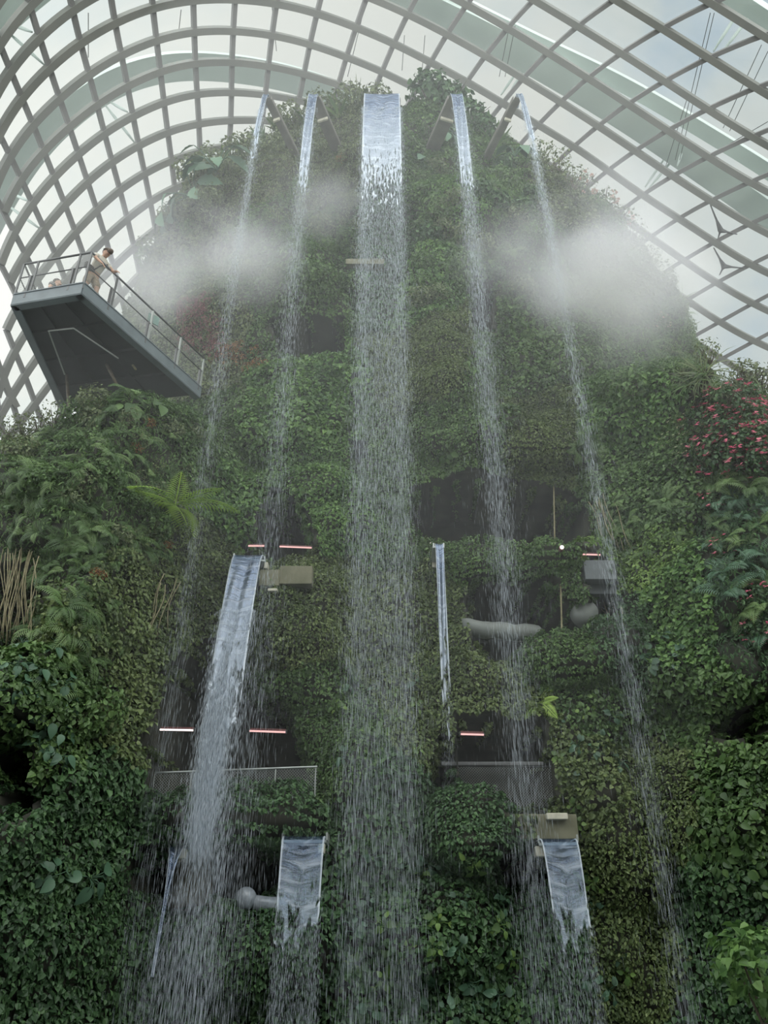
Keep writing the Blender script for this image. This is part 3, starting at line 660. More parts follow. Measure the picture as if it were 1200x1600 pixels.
FERNG=[fern_mesh('fern_fronds_grey',8,.95,LM['mid'],k+20) for k in range(2)]
FERNB=[fern_mesh('fern_fronds_blue',8,1.0,LM['blue'],k+30) for k in range(2)]
LIME=fern_mesh('fern_fronds_lime',7,.95,LM['lime'],41,el=(.1,.6),droop=(.3,.9),wid=.28)
GRASS=[blade_mesh('grass_blades',46,.95,.028,LM['fern'],k+50) for k in range(2)]+[blade_mesh('grass_blades_grey',40,1.0,.03,LM['grey'],53)]
BROM=[blade_mesh('rosette_leaves',20,.75,.09,LM['grey'],60,el=(.4,1.4),droop=(.1,.8)),blade_mesh('rosette_leaves_green',18,.7,.08,LM['fern'],61,el=(.4,1.4),droop=(.1,.9))]
BIG=[bigleaf_mesh('broad_leaves',9,.42,LM['blue'],70),bigleaf_mesh('broad_leaves_green',8,.30,LM['mid'],71,.3),bigleaf_mesh('split_leaves',9,.62,LM['blue'],72,.7,True)]
HEART=bigleaf_mesh('heart_leaves',8,.20,LM['yell'],75,.28)
HEARTB=bigleaf_mesh('heart_leaves_blue',8,.19,LM['blue'],76,.28)
# ferns on the left buttress
for k,(x,y) in enumerate(zone(62,[(10,700),(90,650),(180,600),(300,640),(310,760),(250,870),(120,900),(20,880)],21)):
    put('fern',random.choice(FERN+FERNG),x,y,random.uniform(.5,.85),'green fern arching from the left buttress below the platform','fern','ferns on the left buttress',up=.35)
for k,(x,y) in enumerate(zone(16,[(20,900),(130,880),(200,1020),(60,1100)],26)):
    put('fern',random.choice(FERN),x,y,random.uniform(.5,.8),'small fern on the olive mound near the hanging roots','fern','small ferns around the hanging roots',up=.3)
o=put('fern',LIME,236,806,1.6,'bright lime fern with long flat fronds jutting from the left buttress','fern',up=.9,lift=.75,spin=.3)
for x,y,s_ in [(245,640,.9),(205,640,.9),(130,640,.8)]:
    put('broadleaf_plant',BIG[1],x,y,s_*1.3,'drooping broad-leaved plant hanging just under the platform slab','plant','drooping plants under the platform')
for k,(x,y) in enumerate(zone(44,[(1020,490),(1090,430),(1130,520),(1195,640),(1120,640),(1060,600),(1000,570)],17)):
    put('grass_tuft',random.choice(GRASS),x,y,random.uniform(.7,1.1),'arching grass tuft on the right shoulder of the wall','grass','grass tufts on the right shoulder',up=.3)
for k,(x,y) in enumerate(zone(22,[(1110,760),(1195,740),(1198,1000),(1150,960),(1100,850)],24)):
    put('fern',random.choice(FERNB+FERN[:1]),x,y,random.uniform(.6,.9),'blue-green fern at the right edge below the pink flowers','fern','ferns at the right edge',up=.35)
for k,(x,y) in enumerate(zone(14,[(930,790),(1050,780),(1060,870),(960,880)],26)):
    put('fern',FERN[k%3],x,y,random.uniform(.5,.75),'small fern among the creeper right of the rightmost stream','fern','small ferns on the right slope',up=.3)
for k,(x,y) in enumerate(zone(10,[(880,560),(940,540),(940,700),(900,720)],26)):
    put('fern',FERN[k%3],x,y,random.uniform(.5,.8),'fern fringe where the rightmost stream passes the crest','fern','ferns behind the rightmost stream',up=.3)
put('fern',FERNG[0],925,690,.8,'pale drooping fern hanging beside the rightmost stream at mid height','fern',up=.1)
put('fern',LIME,850,1105,.62,'yellow-green fern below the domed mound in the dark recess','fern',up=.1,lift=.2)
put('grass_tuft',GRASS[0],815,1065,.55,'drooping grass fringe under the domed mound','grass',up=-.2)
put('grass_tuft',GRASS[1],672,1055,.5,'small yellowish grass tuft beside the narrow twisting fall','grass',up=0)
# big-leaf plants
put('split_leaf_plant',BIG[2],345,290,1.6,'large plant with drooping split leaves on the left skyline','plant',up=.3,lift=.6)
put('split_leaf_plant',BIG[2],312,312,1.5,'smaller split-leaved plant below the large one on the left skyline','plant',up=.1,lift=.2)
put('broadleaf_plant',BIG[0],270,345,1.5,'plant with one dark paddle leaf in the mist left of the leftmost stream','plant',up=.2,lift=.2)
put('broadleaf_plant',BIG[0],805,262,1.6,'broad-leaved plant just left of the rightmost stream near the top','plant',up=.5,lift=.5)
put('broadleaf_plant',BIG[0],690,215,1.1,'broad-leaved plant right of the central fall near its top','plant',up=.4,lift=.2)
put('rosette_plant',BROM[1],775,235,1.6,'upright paddle-leaved rosette left of the rightmost chute','plant',up=.7,lift=.1)
put('broadleaf_plant',BIG[0],655,260,.95,'pale fan-like plant right of the central fall','plant',up=.3,lift=.2)
put('broadleaf_plant',BIG[1],535,660,.9,'blue-green broad-leaved plant in the gap left of the central fall','plant',up=.2,lift=.2)
put('broadleaf_plant',BIG[1],705,710,.7,'bright leafy sprig over the big dark opening','plant',up=.2,lift=.2)
put('broadleaf_plant',BIG[1],915,690,.8,'green plant with one round leaf beside the rightmost stream','plant',up=.2,lift=.2)
put('broadleaf_plant',BIG[0],130,1372,.75,'grey-green arrow-leaved plant in the lower left foliage','plant',up=.2,lift=.15)
put('broadleaf_plant',BIG[0],70,1370,.6,'second arrow-leaved plant further left in the lower foliage','plant',up=.2,lift=.15)
put('broadleaf_plant',BIG[1],490,1225,.8,'single-stemmed plant with a long bright leaf at the right end of the wire fence','plant',up=.3,lift=.2)
for x,y in zone(16,[(530,1000),(650,1000),(650,1190),(530,1200)],30):
    put('heart_leaf_vine',random.choice([HEART,HEARTB]),x,y,random.uniform(.6,.85),'vine with pale heart-shaped leaves behind the middle of the central fall','vine','heart-leaved vines behind the middle of the central fall',up=.1,lift=.1)
for x,y in zone(34,[(530,1330),(780,1330),(800,1590),(530,1590)],32):
    put('heart_leaf_vine',random.choice([HEART,HEARTB,HEARTB]),x,y,random.uniform(.6,.95),'vine with heart-shaped leaves behind the foot of the central fall','vine','heart-leaved vines at the foot of the central fall',up=.1,lift=.1)
for x,y in zone(20,[(860,1130),(960,1080),(970,1200),(900,1230),(990,1560),(900,1560),(910,1350)],28):
    put('heart_leaf_vine',random.choice([HEART,HEARTB,HEARTB]),x,y,random.uniform(.6,.9),'vine with heart-shaped leaves between the lower right cascade and the rightmost stream','vine','heart-leaved vines on the lower right',up=.1,lift=.1)
for x,y in zone(5,[(1010,1000),(1070,1000),(1060,1050),(1020,1050)],18):
    put('heart_leaf_vine',HEARTB,x,y,1.05,'cluster of large round leaves on the right bulge','vine','large round leaves on the right bulge',up=.1,lift=.1)
for x,y in zone(22,[(1080,1180),(1195,1180),(1195,1400),(1110,1400)],28):
    put('leafy_plant',BIG[1],x,y,random.uniform(.5,.75),'broad-leaved plant at the lower right edge of the wall','plant','broad-leaved plants at the lower right edge',up=.3,lift=.12)
for x,y in zone(14,[(10,1010),(110,1010),(100,1200),(10,1140)],28):
    put('leafy_plant',BIG[0],x,y,random.uniform(.4,.6),'grey-green leafy plant at the left edge beneath the roots','plant','leafy plants at the left edge',up=.3,lift=.12)
# flowering / coloured shrubs
PINK=shrub('pink_flower_shrub',.55,260,.12,LM['deep'],80,'oval',LM['pink'],20,.12)
PALE=shrub('pale_flower_shrub',.38,190,.10,LM['mid'],81,'oval',LM['pale'],22,.07)
REDS=shrub('red_leaf_shrub',.5,300,.12,LM['red'],82,'long')
RUST=shrub('rust_leaf_shrub',.45,240,.12,LM['rust'],83,'long')
GREEN=[shrub('green_shrub',.7,520,.14,LM['mid'],84,'oval'),shrub('green_shrub',.7,480,.14,LM['grey'],85,'oval'),shrub('green_shrub',.6,430,.15,LM['deep'],86,'heart')]
TWIG=shrub('twiggy_shrub',.55,170,.11,LM['grey'],87,'oval',stems=14,flat=(1,1,1.1))
BLUSH=shrub('blush_flower_shrub',.5,180,.11,LM['grey'],88,'oval',LM['blush'],16,.09,stems=10)
for x,y in zone(16,[(1100,650),(1170,630),(1195,660),(1195,750),(1110,740)],17):
    put_shrub(PINK,x,y,random.uniform(.85,1.1),'dark-leaved shrub dotted with pink flowers at the right edge beside the grass',group='pink-flowered shrubs at the right edge')
for x,y,l in [(1110,800,'small pink-flowered shrub above the deep fern hollow at right'),(1185,945,'red-flowered shrub at the right edge, upper of two'),(1190,1000,'red-flowered shrub at the right edge, lower of two'),(1135,870,'tiny coral-flowered shrub on the right bulge')]:
    put_shrub(PINK,x,y,.65,l)
for x,y in [(1060,668),(1075,690),(1050,700),(1072,720)]:
    put_shrub(PALE,x,y,.8,'pale cream-flowered shrub on the crest of the right buttress',group='cream-flowered shrubs on the right crest')
for x,y in zone(11,[(270,500),(320,480),(360,520),(345,560),(300,560)],14):
    put_shrub(REDS,x,y,random.uniform(.7,1.0),'wine-red leafed shrub by the end of the platform railing',group='red-leaved shrubs by the platform')
for x,y in zone(8,[(330,555),(400,545),(430,580),(350,590)],16):
    put_shrub(RUST,x,y,random.uniform(.5,.75),'reddish-brown leafed plant under the leftmost stream',group='rusty plants beside the platform end')
put_shrub(RUST,320,262,.7,'orange-tinted plant on the left skyline above the split leaves')
put_shrub(RUST,535,255,.6,'brownish plant just left of the central fall near the top')
put_shrub(BLUSH,1030,510,.8,'blush-pink flowering plant at the lower edge of the right mist cloud')
put_shrub(BLUSH,1015,525,.6,'smaller blush flowering plant under the right mist cloud')
def sky_shrub(sh,px,py,dy,sc,label,group=None,cat_='shrub'):
    """plant rooted on the skyline: search down from the given pixel to the first wall hit"""
    for k in range(0,140,3):
        h=hit(px,py+k)
        if h: 
            sc*=1.35; r=empty(sh[0],h[0]+Vector((0,-.1,.12)),label,cat_,group); r.rotation_euler=orient(h[1],.8); r.scale=(sc,)*3
            for nm,m in [('foliage',sh[1]),('branches',sh[2])]+[('flower',q_) for q_ in (sh[3] or [])]:
                if m is not None: o=bpy.data.objects.new(nm,m); COL.objects.link(o); o.parent=r
            return r
for x,y,s_,l in [(672,165,1.25,'tall dark bush crowning the summit right of the central fall'),(700,160,1.2,'dark bush on the summit just left of the fourth chute'),(730,175,1.1,'dark bush on the summit right of the fourth chute'),(755,190,.8,'low dark bush before the rightmost chute')]:
    sky_shrub(GREEN[2],x,y,0,s_,l)
for x,y,s_ in [(845,225,.85),(870,240,.9),(895,255,.8)]: sky_shrub(TWIG,x,y,0,s_,'thin twiggy shrub on the skyline right of the rightmost stream','twiggy shrubs on the right skyline')
for x,y,s_ in [(910,262,.9),(940,280,.9),(965,295,.9)]: sky_shrub(BLUSH,x,y,0,s_,'pinkish flowering shrub on the right skyline','pinkish shrubs on the right skyline')
for x,y,s_ in [(990,318,.8),(1015,340,.7),(1035,360,.7)]: sky_shrub(TWIG,x,y,0,s_,'dark leafy twigs where the right skyline dips into mist','twigs where the right skyline dips')
for x,y,s_ in [(1120,455,.55),(1108,470,.5)]: sky_shrub(TWIG,x,y,0,s_,'small dangling twigs on the right concrete edge','twigs on the right concrete edge')
for k,x in enumerate([1150,1170,1190,1205,1180,1165]): sky_shrub(TWIG,x,545+14*k,0,.6,'sparse leafy tree branches against the glass at the far right','branches at the far right skyline',cat_='tree')
for k,(x,y) in enumerate([(360,200),(378,190),(395,195),(440,168),(462,172),(480,170),(515,160),(530,155),(548,158),(345,215),(560,165),(410,180)]):
    h=None
    for d in range(0,120,3):
        h=hit(x,y+d)
        if h:break
    if h:
        o=bpy.data.objects.new('rosette_plant' if k%2 else 'grass_tuft',BROM[k%2] if k%2 else GRASS[2]); COL.objects.link(o); o.location=h[0]; o.rotation_euler=orient(h[1],.8); o.scale=(1.5,)*3
        tag(o,'spiky rosette plant on the left skyline' if k%2 else 'wispy grass tuft on the left skyline','plant','spiky plants on the left skyline' if k%2 else 'grass tufts on the left skyline')
for x,y,s_ in [(300,255,.8),(330,235,.8),(240,295,.7),(375,215,.9),(400,200,.9),(500,180,.9),(450,185,.9),(545,175,.9),(590,165,.8)]:
    sky_shrub(GREEN[1],x,y,0,s_,'grey-green bush on the skyline left of the central fall','grey-green bushes on the left skyline')
for x,y,s_ in [(195,365,.5),(175,380,.5),(60,630,.45),(35,665,.5),(15,690,.5),(85,612,.5)]:
    sky_shrub(TWIG,x,y,0,s_,'small leafy sprig silhouetted on the left outline','sprigs on the left outline')
for x,y,s_,l in [(690,345,.8,'leafy creeper bush just right of the central fall'),(660,370,.7,'small bright bush at the right edge of the central fall'),(790,300,1.,'fresh green bush between the two right streams'),(815,350,.8,'light green bush lower between the two right streams'),(480,440,.8,'bush in mist left of the central fall'),(355,460,.7,'yellowish bush in the mist by the leftmost stream'),(555,520,.6,'green bush at the left side of the central fall'),
  (1000,630,1.0,'rounded green bush on the right buttress crest'),(960,620,.8,'green bush where the right crest meets the rightmost stream'),(140,1130,.8,'glossy green bush on the lower left slope'),(110,1145,.7,'pale green bush on the lower left slope')]:
    put_shrub(GREEN[0],x,y,s_,l)
for k,(x,y) in enumerate(zone(26,[(10,720),(90,660),(180,620),(300,650),(300,760),(240,850),(120,860),(20,860)],24)):
    put_shrub([GREEN[1],GREEN[0],TWIG][k%3],x,y,random.uniform(.4,.65),'grey-green shrub wedged between the ferns of the left buttress',group='shrubs among the left buttress ferns')
for x,y,l in [(230,665,'orange-tinted fern-like tuft under the platform'),(210,705,'small rusty tuft in the middle of the left buttress'),(255,855,'rust-coloured tuft by the leftmost stream'),(150,905,'reddish tuft at the top of the olive mound')]: put_shrub(RUST,x,y,.4,l)
for k,(x,y) in enumerate(zone(30,[(420,210),(560,200),(560,470),(440,480),(400,300)],22)):
    put_shrub([GREEN[0],GREEN[1],TWIG][k%3],x,y,random.uniform(.5,.9),'leafy shrub on the misty upper wall left of the central fall',group='upper wall shrubs left of the central fall')
for k,(x,y) in enumerate(zone(34,[(650,200),(840,230),(860,480),(650,480)],22)):
    put_shrub([GREEN[0],GREEN[2],GREEN[1]][k%3],x,y,random.uniform(.5,.9),'leafy shrub on the upper wall right of the central fall',group='upper wall shrubs right of the central fall')
for k,(x,y) in enumerate(zone(22,[(860,250),(960,300),(1040,380),(1090,450),(1060,520),(900,500)],26)):
    put_shrub([GREEN[1],TWIG,GREEN[0]][k%3],x,y,random.uniform(.6,.9),'shrub on the right shoulder partly hidden by mist',group='misty shrubs on the right shoulder')
for k,(x,y) in enumerate(zone(20,[(200,380),(280,300),(400,240),(400,460),(300,470)],26)):
    put_shrub([GREEN[1],GREEN[0],TWIG][k%3],x,y,random.uniform(.6,.9),'shrub on the left shoulder partly hidden by mist',group='misty shrubs on the left shoulder')
for k,(x,y) in enumerate(zone(18,[(660,220),(830,250),(840,420),(680,420)],30)):
    put('fern',random.choice(FERN),x,y,random.uniform(.6,.9),'fresh fern on the upper wall between the right streams','fern','ferns on the upper wall',up=.35)
# foreground plant at bottom right, near the camera
h=at(1185,1520,9.5)
r=empty('leafy_plant',(h.x+.1,h.y,-.0),'bright green leafy plant poking into the bottom right corner','plant')
v,f,t=cluster(480,.55,.11,'heart',91); v[:,2]+=.95; mfo=mesh_np('foliage',v,f,False,{'tint':t}); link('foliage',mfo,LM['fresh'],r)
mb=MB()
for a in range(6): mb.tube([(0,0,0),(.1*math.cos(a),.1*math.sin(a),.6),(.3*math.cos(a),.3*math.sin(a),1.3)],[.025,.018,.01],6)
mb.build('branches',M_bark,r)

# hanging roots
def roots(n,x0,x1,y0,y1,lean,label,group,mat=M_root,Yo=.5,r=.012):
    for k in range(n):
        x=random.uniform(x0,x1); h=hit(x,y0+random.uniform(0,25))
        if not h: continue
        a=h[0]+h[1]*.35; b=at(x+lean+random.uniform(-8,8),y1+random.uniform(-30,10),a.y-.1)
        pts=[a.lerp(b,t)+Vector((math.sin(t*5+k)*.06,math.cos(t*4+k)*.05,0)) for t in np.linspace(0,1,7)]
        tag(MB().tube(pts,r,5).build('hanging_root',mat,smooth=True),label,'root',group)
roots(22,20,75,855,1000,-28,'long pale root hanging over the hollow at the left edge','hanging roots at the left edge')
roots(9,925,985,770,865,18,'thin brown root hanging beside the rightmost pink lamp tube','hanging roots by the right lamp tube')
roots(6,955,985,930,1000,4,'thin brown root right of the small grey spotlight','hanging roots beside the spotlight')
roots(5,235,262,900,1010,-8,'brown stem hanging at the edge of the left recess','stems at the edge of the left recess')
for (x,y0,y1,l) in [(865,765,852,'thin vine-wrapped vertical cable in the big dark opening'),(876,925,985,'thin vertical cable in front of the second dark opening')]:
    a=hit(x,y0-12); Y=a[0].y-.05; tag(MB().tube([at(x,y0-12,Y),at(x+2,y1+6,Y)],.02,6).build('climbing_cable',M_root),l,'cable')

# ================================================================ PLATFORM
H=15.6
A_=Vector((-9.4,14.5,H));B_=Vector((-7.5,14.1,H));C_=Vector((-5.45,18.3,H));D_=Vector((-9.75,19.0,H))
plat=empty('viewing_platform',(0,0,0),'grey steel viewing platform jutting from the upper left of the wall','platform')
t=.16
def slab(pts,z0,z1):
    n=len(pts); V=[(p.x,p.y,z0) for p in pts]+[(p.x,p.y,z1) for p in pts]
    return V,[tuple(range(n-1,-1,-1)),tuple(range(n,2*n))]+[(k,(k+1)%n,n+(k+1)%n,n+k) for k in range(n)]
v,f=slab([A_,B_,C_,D_],H+.04,H+.16); MB().add(v,f).build('deck',M_dark,plat)
for a,b in((A_,B_),(B_,C_),(D_,A_)):
    d=(b-a).normalized(); n_=Vector((d.y,-d.x,0)); mb=MB()
    mb.bar(a+Vector((0,0,.09)),b+Vector((0,0,.09)),.06,.34); mb.bar(a+Vector((0,0,-.08))-n_*.08,b+Vector((0,0,-.08))-n_*.08,.20,.05); mb.bar(a+Vector((0,0,.27))-n_*.02,b+Vector((0,0,.27))-n_*.02,.14,.03)
    mb.build('edge_beam',M_fascia,plat)
for s_ in(.33,.66): 
    a=A_.lerp(B_,s_);b=D_.lerp(C_,s_); MB().bar(a+Vector((0,.1,.02)),b+Vector((0,0,.02)),.06,.06).build('floor_beam',M_dark,plat)
for s_ in(.25,.5,.75): 
    a=A_.lerp(D_,s_);b=B_.lerp(C_,s_); MB().bar(a,b,.04,.09).build('floor_beam',M_dark,plat)
e=[at(75,515,0+15.3)]  # conduit run on the underside
def und(x,y,dz=-.22):
    d=rays([(x,y)])[0]; return Vector(CAM+d*((H+dz-1.6)/d[2]))
MB().tube([und(115,513),und(76,517),und(101,585)],.022,6).build('conduit',M_railL,plat)
MB().tube([und(115,513),und(185,560)],.02,6).build('conduit',M_railL,plat)
RT=H+1.36;RM=H+.86
def railrun(a,b,ts):
    MB().tube([a+Vector((0,0,1.36)),b+Vector((0,0,1.36))],.028,8).build('handrail',M_rail,plat,True)
    MB().tube([a+Vector((0,0,.86)),b+Vector((0,0,.86))],.018,6).build('mid_rail',M_rail,plat,True)
    for t_ in ts:
        p=a.lerp(b,t_); d=(b-a).normalized(); MB().bar(p+Vector((0,0,.1)),p+Vector((0,0,1.36)),.035,.05,d).build('post',M_railL if t_>.3 and (b-a).length>3 else M_rail,plat)
        if 0<t_<1: p2=p+d*-.10; MB().bar(p2+Vector((0,0,.1)),p2+Vector((0,0,.86)),.07,.05,d).build('post_bracket',M_rail,plat)
    m=MB().add([a+Vector((0,0,.2)),b+Vector((0,0,.2)),b+Vector((0,0,1.33)),a+Vector((0,0,1.33))],[(0,1,2,3)]); m.build('wire_mesh',M_net,plat)
railrun(A_,B_,[0,.22,.84,1]); railrun(B_,C_,[.2,.5,.76,.99]); railrun(A_,D_,[.25,.5,.8])
p=B_.lerp(C_,.52)+Vector((0,-.02,1.1)); o=MB().bar(p+Vector((-.14,-.1,0)),p+Vector((.10,.12,0)),.02,.3).build('notice_plate',solid('notice_green',(.12,.20,.17),(.09,.15,.13)),plat)
# driftwood branches tied under the platform
for pts,l in [([(160,555),(172,580),(182,600)],'pale broken branch poking up against the platform underside'),([(202,563),(212,577)],'short pale stick beneath the platform deck'),([(104,585),(108,640),(116,700)],'mossy trunk rising from the foliage to the platform')]:
    q3=[at(x,y,17.3 if k<1 else 17.0-.3*k) for k,(x,y) in enumerate(pts)]; tag(MB().tube(q3,[.04,.05,.04][:len(q3)] if len(q3)==3 else [.04,.03],7).build('branch',M_root if len(q3)<3 else M_bark,smooth=True),l,'branch')

# ================================================================ PEOPLE
def skin(name,verts,edges,rad,mat,parent,sub=2,root=0):
    me=bpy.data.meshes.new(name); me.from_pydata(verts,edges,[]); o=link(name,me,mat,parent)
    o.modifiers.new('skin','SKIN'); 
    sv=me.skin_vertices[0].data
    for k,r_ in enumerate(rad):
        sv[k].radius=(r_,r_) if not hasattr(r_,'__len__') else r_
        sv[k].use_root=(k==root)
    s_=o.modifiers.new('sub','SUBSURF'); s_.levels=sub; s_.render_levels=sub
    return o
M_skin=solid('skin',(.42,.25,.17),(.36,.21,.14),rough=.5,scale=8)
M_shirt=solid('shirt_cream',(.50,.47,.40),(.40,.37,.31),rough=.9,scale=14)
M_shorts=solid('shorts_tan',(.30,.24,.17),(.22,.17,.12),rough=.9,scale=14)
M_cap=solid('cap_brown',(.10,.07,.05),(.07,.05,.035),rough=.8)
M_bag=solid('bag_dark',(.03,.025,.025),(.02,.015,.015),rough=.6)
M_shoe=solid('shoe',(.10,.09,.08),(.06,.05,.05),rough=.7)
M_hair=solid('hair_dark',(.05,.035,.025),(.03,.02,.015),rough=.7,scale=30)
M_grey=solid('shirt_grey',(.16,.155,.15),(.12,.115,.11),rough=.9)
def person(loc,rz,label,lean,arms,shirt,shorts,cap,bag,bent=0):
    R=empty('person',loc,label,'person'); R.rotation_euler=(0,0,rz); R.scale=(1.18,1.14,1.04)
    # local: faces -Y, up Z. lean tilts the trunk forward
    hz=.93-bent; L=lean
    def T(h,off=0,x=0): # point on trunk h above hip
        return (x,-math.sin(L)*h-math.cos(L)*off,hz+math.cos(L)*h-math.sin(L)*off)
    V=[T(0)];E=[];Rd=[(.12,.095)]
    def add(p,fr,r_): V.append(tuple(p));E.append((fr,len(V)-1));Rd.append(r_);return len(V)-1
    a=add(T(.16),0,(.125,.09)); b=add(T(.34),a,(.145,.10)); c=add(T(.47),b,(.11,.08)); n=add(T(.54,.02),c,(.055,.055))
    hd0=add(T(.60,.035),n,(.062,.07)); hd1=add(T(.67,.045),hd0,(.078,.092)); hd2=add(T(.755,.03),hd1,(.062,.075))
    nose=add(T(.665,.135),hd1,(.014,.018))
    for s_ in(1,-1):
        ear=add(T(.665,.03,s_*.085),hd1,(.014,.02))
        hp=add(T(-.04,0,s_*.09),0,(.088,.088)); kn=add((s_*.11,-.06+(-.05 if s_>0 else .06),.49-bent*.5),hp,(.058,.058)); cf=add((s_*.115,-.02+(-.04 if s_>0 else .10),.30),kn,(.052,.052)); an=add((s_*.12,.02+(-.06 if s_>0 else .12),.09),cf,(.036,.036)); toe=add((s_*.13,-.10+(-.06 if s_>0 else .12),.045),an,(.04,.03))
        sh=add(T(.45,0,s_*.17),c,(.055,.055)); el,wr=arms[0 if s_>0 else 1]; e_=add(el,sh,(.040,.040)); f_=add(tuple((np.array(el)+np.array(wr))/2),e_,(.036,.036)); w_=add(wr,f_,(.025,.025))
        d=np.array(wr)-np.array(el); d=d/np.linalg.norm(d); pm=np.array(wr)+d*.05; palm=add(pm,w_,(.034,.018))
        side=np.cross(d,[0,0,1.]); side/=np.linalg.norm(side)+1e-6
        for q_ in range(4):
            of=(q_-1.5)*.019; l1=(.038,.044,.041,.032)[q_]; k1=add(pm+d*.045+side*of,palm,(.0095,.0095)); k2=add(pm+d*(.045+l1)+side*of*1.15+np.array([0,0,-.018]),k1,(.0085,.0085)); add(pm+d*(.05+l1*1.35)+side*of*1.15+np.array([0,0,-.048]),k2,(.0075,.0075))
        t1=add(pm+side*.034*s_+d*.008,palm,(.0105,.0105)); add(pm+side*.052*s_+d*.038+np.array([0,0,-.018]),t1,(.009,.009))
    skin('body',V,E,Rd,M_skin,R)
    # shirt: trunk + short sleeves
    V=[T(.02)];E=[];Rd=[(.135,.11)]
    a=add(T(.18),0,(.15,.115)); b=add(T(.34),a,(.165,.12)); c=add(T(.46),b,(.125,.09)); add(T(.51,.01),c,(.068,.062))
    for s_ in(1,-1):
        el=np.array(arms[0 if s_>0 else 1][0]); s0=np.array(T(.45,0,s_*.18)); h1=add(s0,c,(.075,.07)); add(s0*.45+el*.55,h1,(.066,.066))
    skin('shirt',V,E,Rd,shirt,R)
    V=[T(.03)];E=[];Rd=[(.135,.108)]
    add(T(-.04),0,(.14,.11))
    for s_ in(1,-1):
        hp=add(T(-.07,0,s_*.09),1,(.105,.10)); kn=(s_*.11,-.06+(-.05 if s_>0 else .06),.52-bent*.5); m_=add(tuple((np.array(V[hp])*.45+np.array(kn)*.55)),hp,(.098,.098)); add(kn,m_,(.092,.092))
    skin('shorts',V,E,Rd,shorts,R)
    for s_ in(1,-1):
        y0=.02+(-.06 if s_>0 else .12); mb=MB(); mb.ball((s_*.125,y0-.04,.05),.06,10,6,(.85,2.1,.85)); mb.bar((s_*.125,y0-.17,.01),(s_*.125,y0+.09,.01),.10,.025); mb.build('shoe',M_shoe,R,True)
    hc=Vector(T(.685,.04)); rot=Matrix.Rotation(L*1.0,3,'X')
    def part(mb,nm,mat):
        mb.v=[tuple(hc+rot@Vector(p_)) for p_ in mb.v]; return mb.build(nm,mat,R,True)
    hair=MB().ball((0,.022,.012),.098,14,9,(.92,1.0,1.0)); hair.v=[(x,y,z) if y>-.045 or z>.06 else (x*.8,-.045,z*.8) for x,y,z in hair.v]; part(hair,'hair',M_hair)
    if cap:
        cp_=MB().ball((0,.0,.03),.108,16,10,(.95,1.08,.88)); cp_.v=[(x,y,max(z,.035)) for x,y,z in cp_.v]; cp_.tube([(0,-.07,.045),(0,-.13,.035),(0,-.185,.022)],[.07,.062,.03],12)
        cp_.v=[(x,y,z if k<17*11 or True else z) for k,(x,y,z) in enumerate(cp_.v)]
        o_=part(cp_,'cap',M_cap)
    for s_ in(1,-1): part(MB().ball((s_*.034,-.083,.0),.013,8,6),'eye',M_bag)
    part(MB().bar((-.05,-.098,.0),(.05,-.098,.0),.012,.028),'sunglasses',M_bag) if cap else None
    part(MB().bar((-.022,-.092,-.055),(.022,-.092,-.055),.008,.010),'mouth',solid('lips',(.3,.12,.1)))
    if bag:
        mb=MB(); b0=Vector(T(.08,.05,-.17)); mb.bar(b0+Vector((-.13,0,0)),b0+Vector((.13,0,0)),.09,.15); o_=mb.build('bag',M_bag,R); o_.modifiers.new('b','BEVEL').width=.02
        MB().tube([T(.05,.12,-.1),T(.25,.135,-.02),T(.42,.10,.12),T(.49,.0,.15),T(.3,-.13,.02),T(.05,-.12,-.1)],.014,6).build('strap',M_bag,R,True)
    return R
person((-7.62,14.65,H+.16),math.radians(62),'person in cream shirt, tan shorts and dark cap leaning over the platform corner',.42,
   [((.25,-.36,1.10),(.20,-.52,.98)),((-.26,-.34,1.08),(-.21,-.50,.88))],M_shirt,M_shorts,True,True)
person((-9.12,15.6,H+.16),math.radians(100),'person whose dark-haired head alone shows above the platform edge',.05,
   [((.26,-.02,1.12),(.24,-.16,.90)),((-.26,-.02,1.12),(-.24,-.16,.90))],M_grey,M_shorts,False,False,bent=.0)

# ================================================================ CHUTES AND FALLS
G=9.8
def streaks(Pt,ln,wd,vel):
    """spindle shaped drops stretched along vel"""
    n=len(Pt); a=rng.uniform(0,6.28,n); x=np.stack([np.cos(a),np.sin(a),0*a],1); y=np.stack([-np.sin(a),np.cos(a),0*a],1)
    d=vel/np.linalg.norm(vel,axis=1)[:,None]
    m=[Pt+x*wd[:,None],Pt+(-.5*x+.866*y)*wd[:,None],Pt+(-.5*x-.866*y)*wd[:,None]]
    V=np.stack([Pt-d*ln[:,None]*.5]+m+[Pt+d*ln[:,None]*.5],1)
    Fc=np.array([[0,1,2],[0,2,3],[0,3,1],[4,2,1],[4,3,2],[4,1,3]])
    return V.reshape(-1,3),(Fc[None]+(np.arange(n)*5)[:,None,None]).reshape(-1,3)
def path(z0,y0,v0,z): tt=np.sqrt(np.maximum(2*(z0-z)/G,0)); return y0-v0*tt,tt
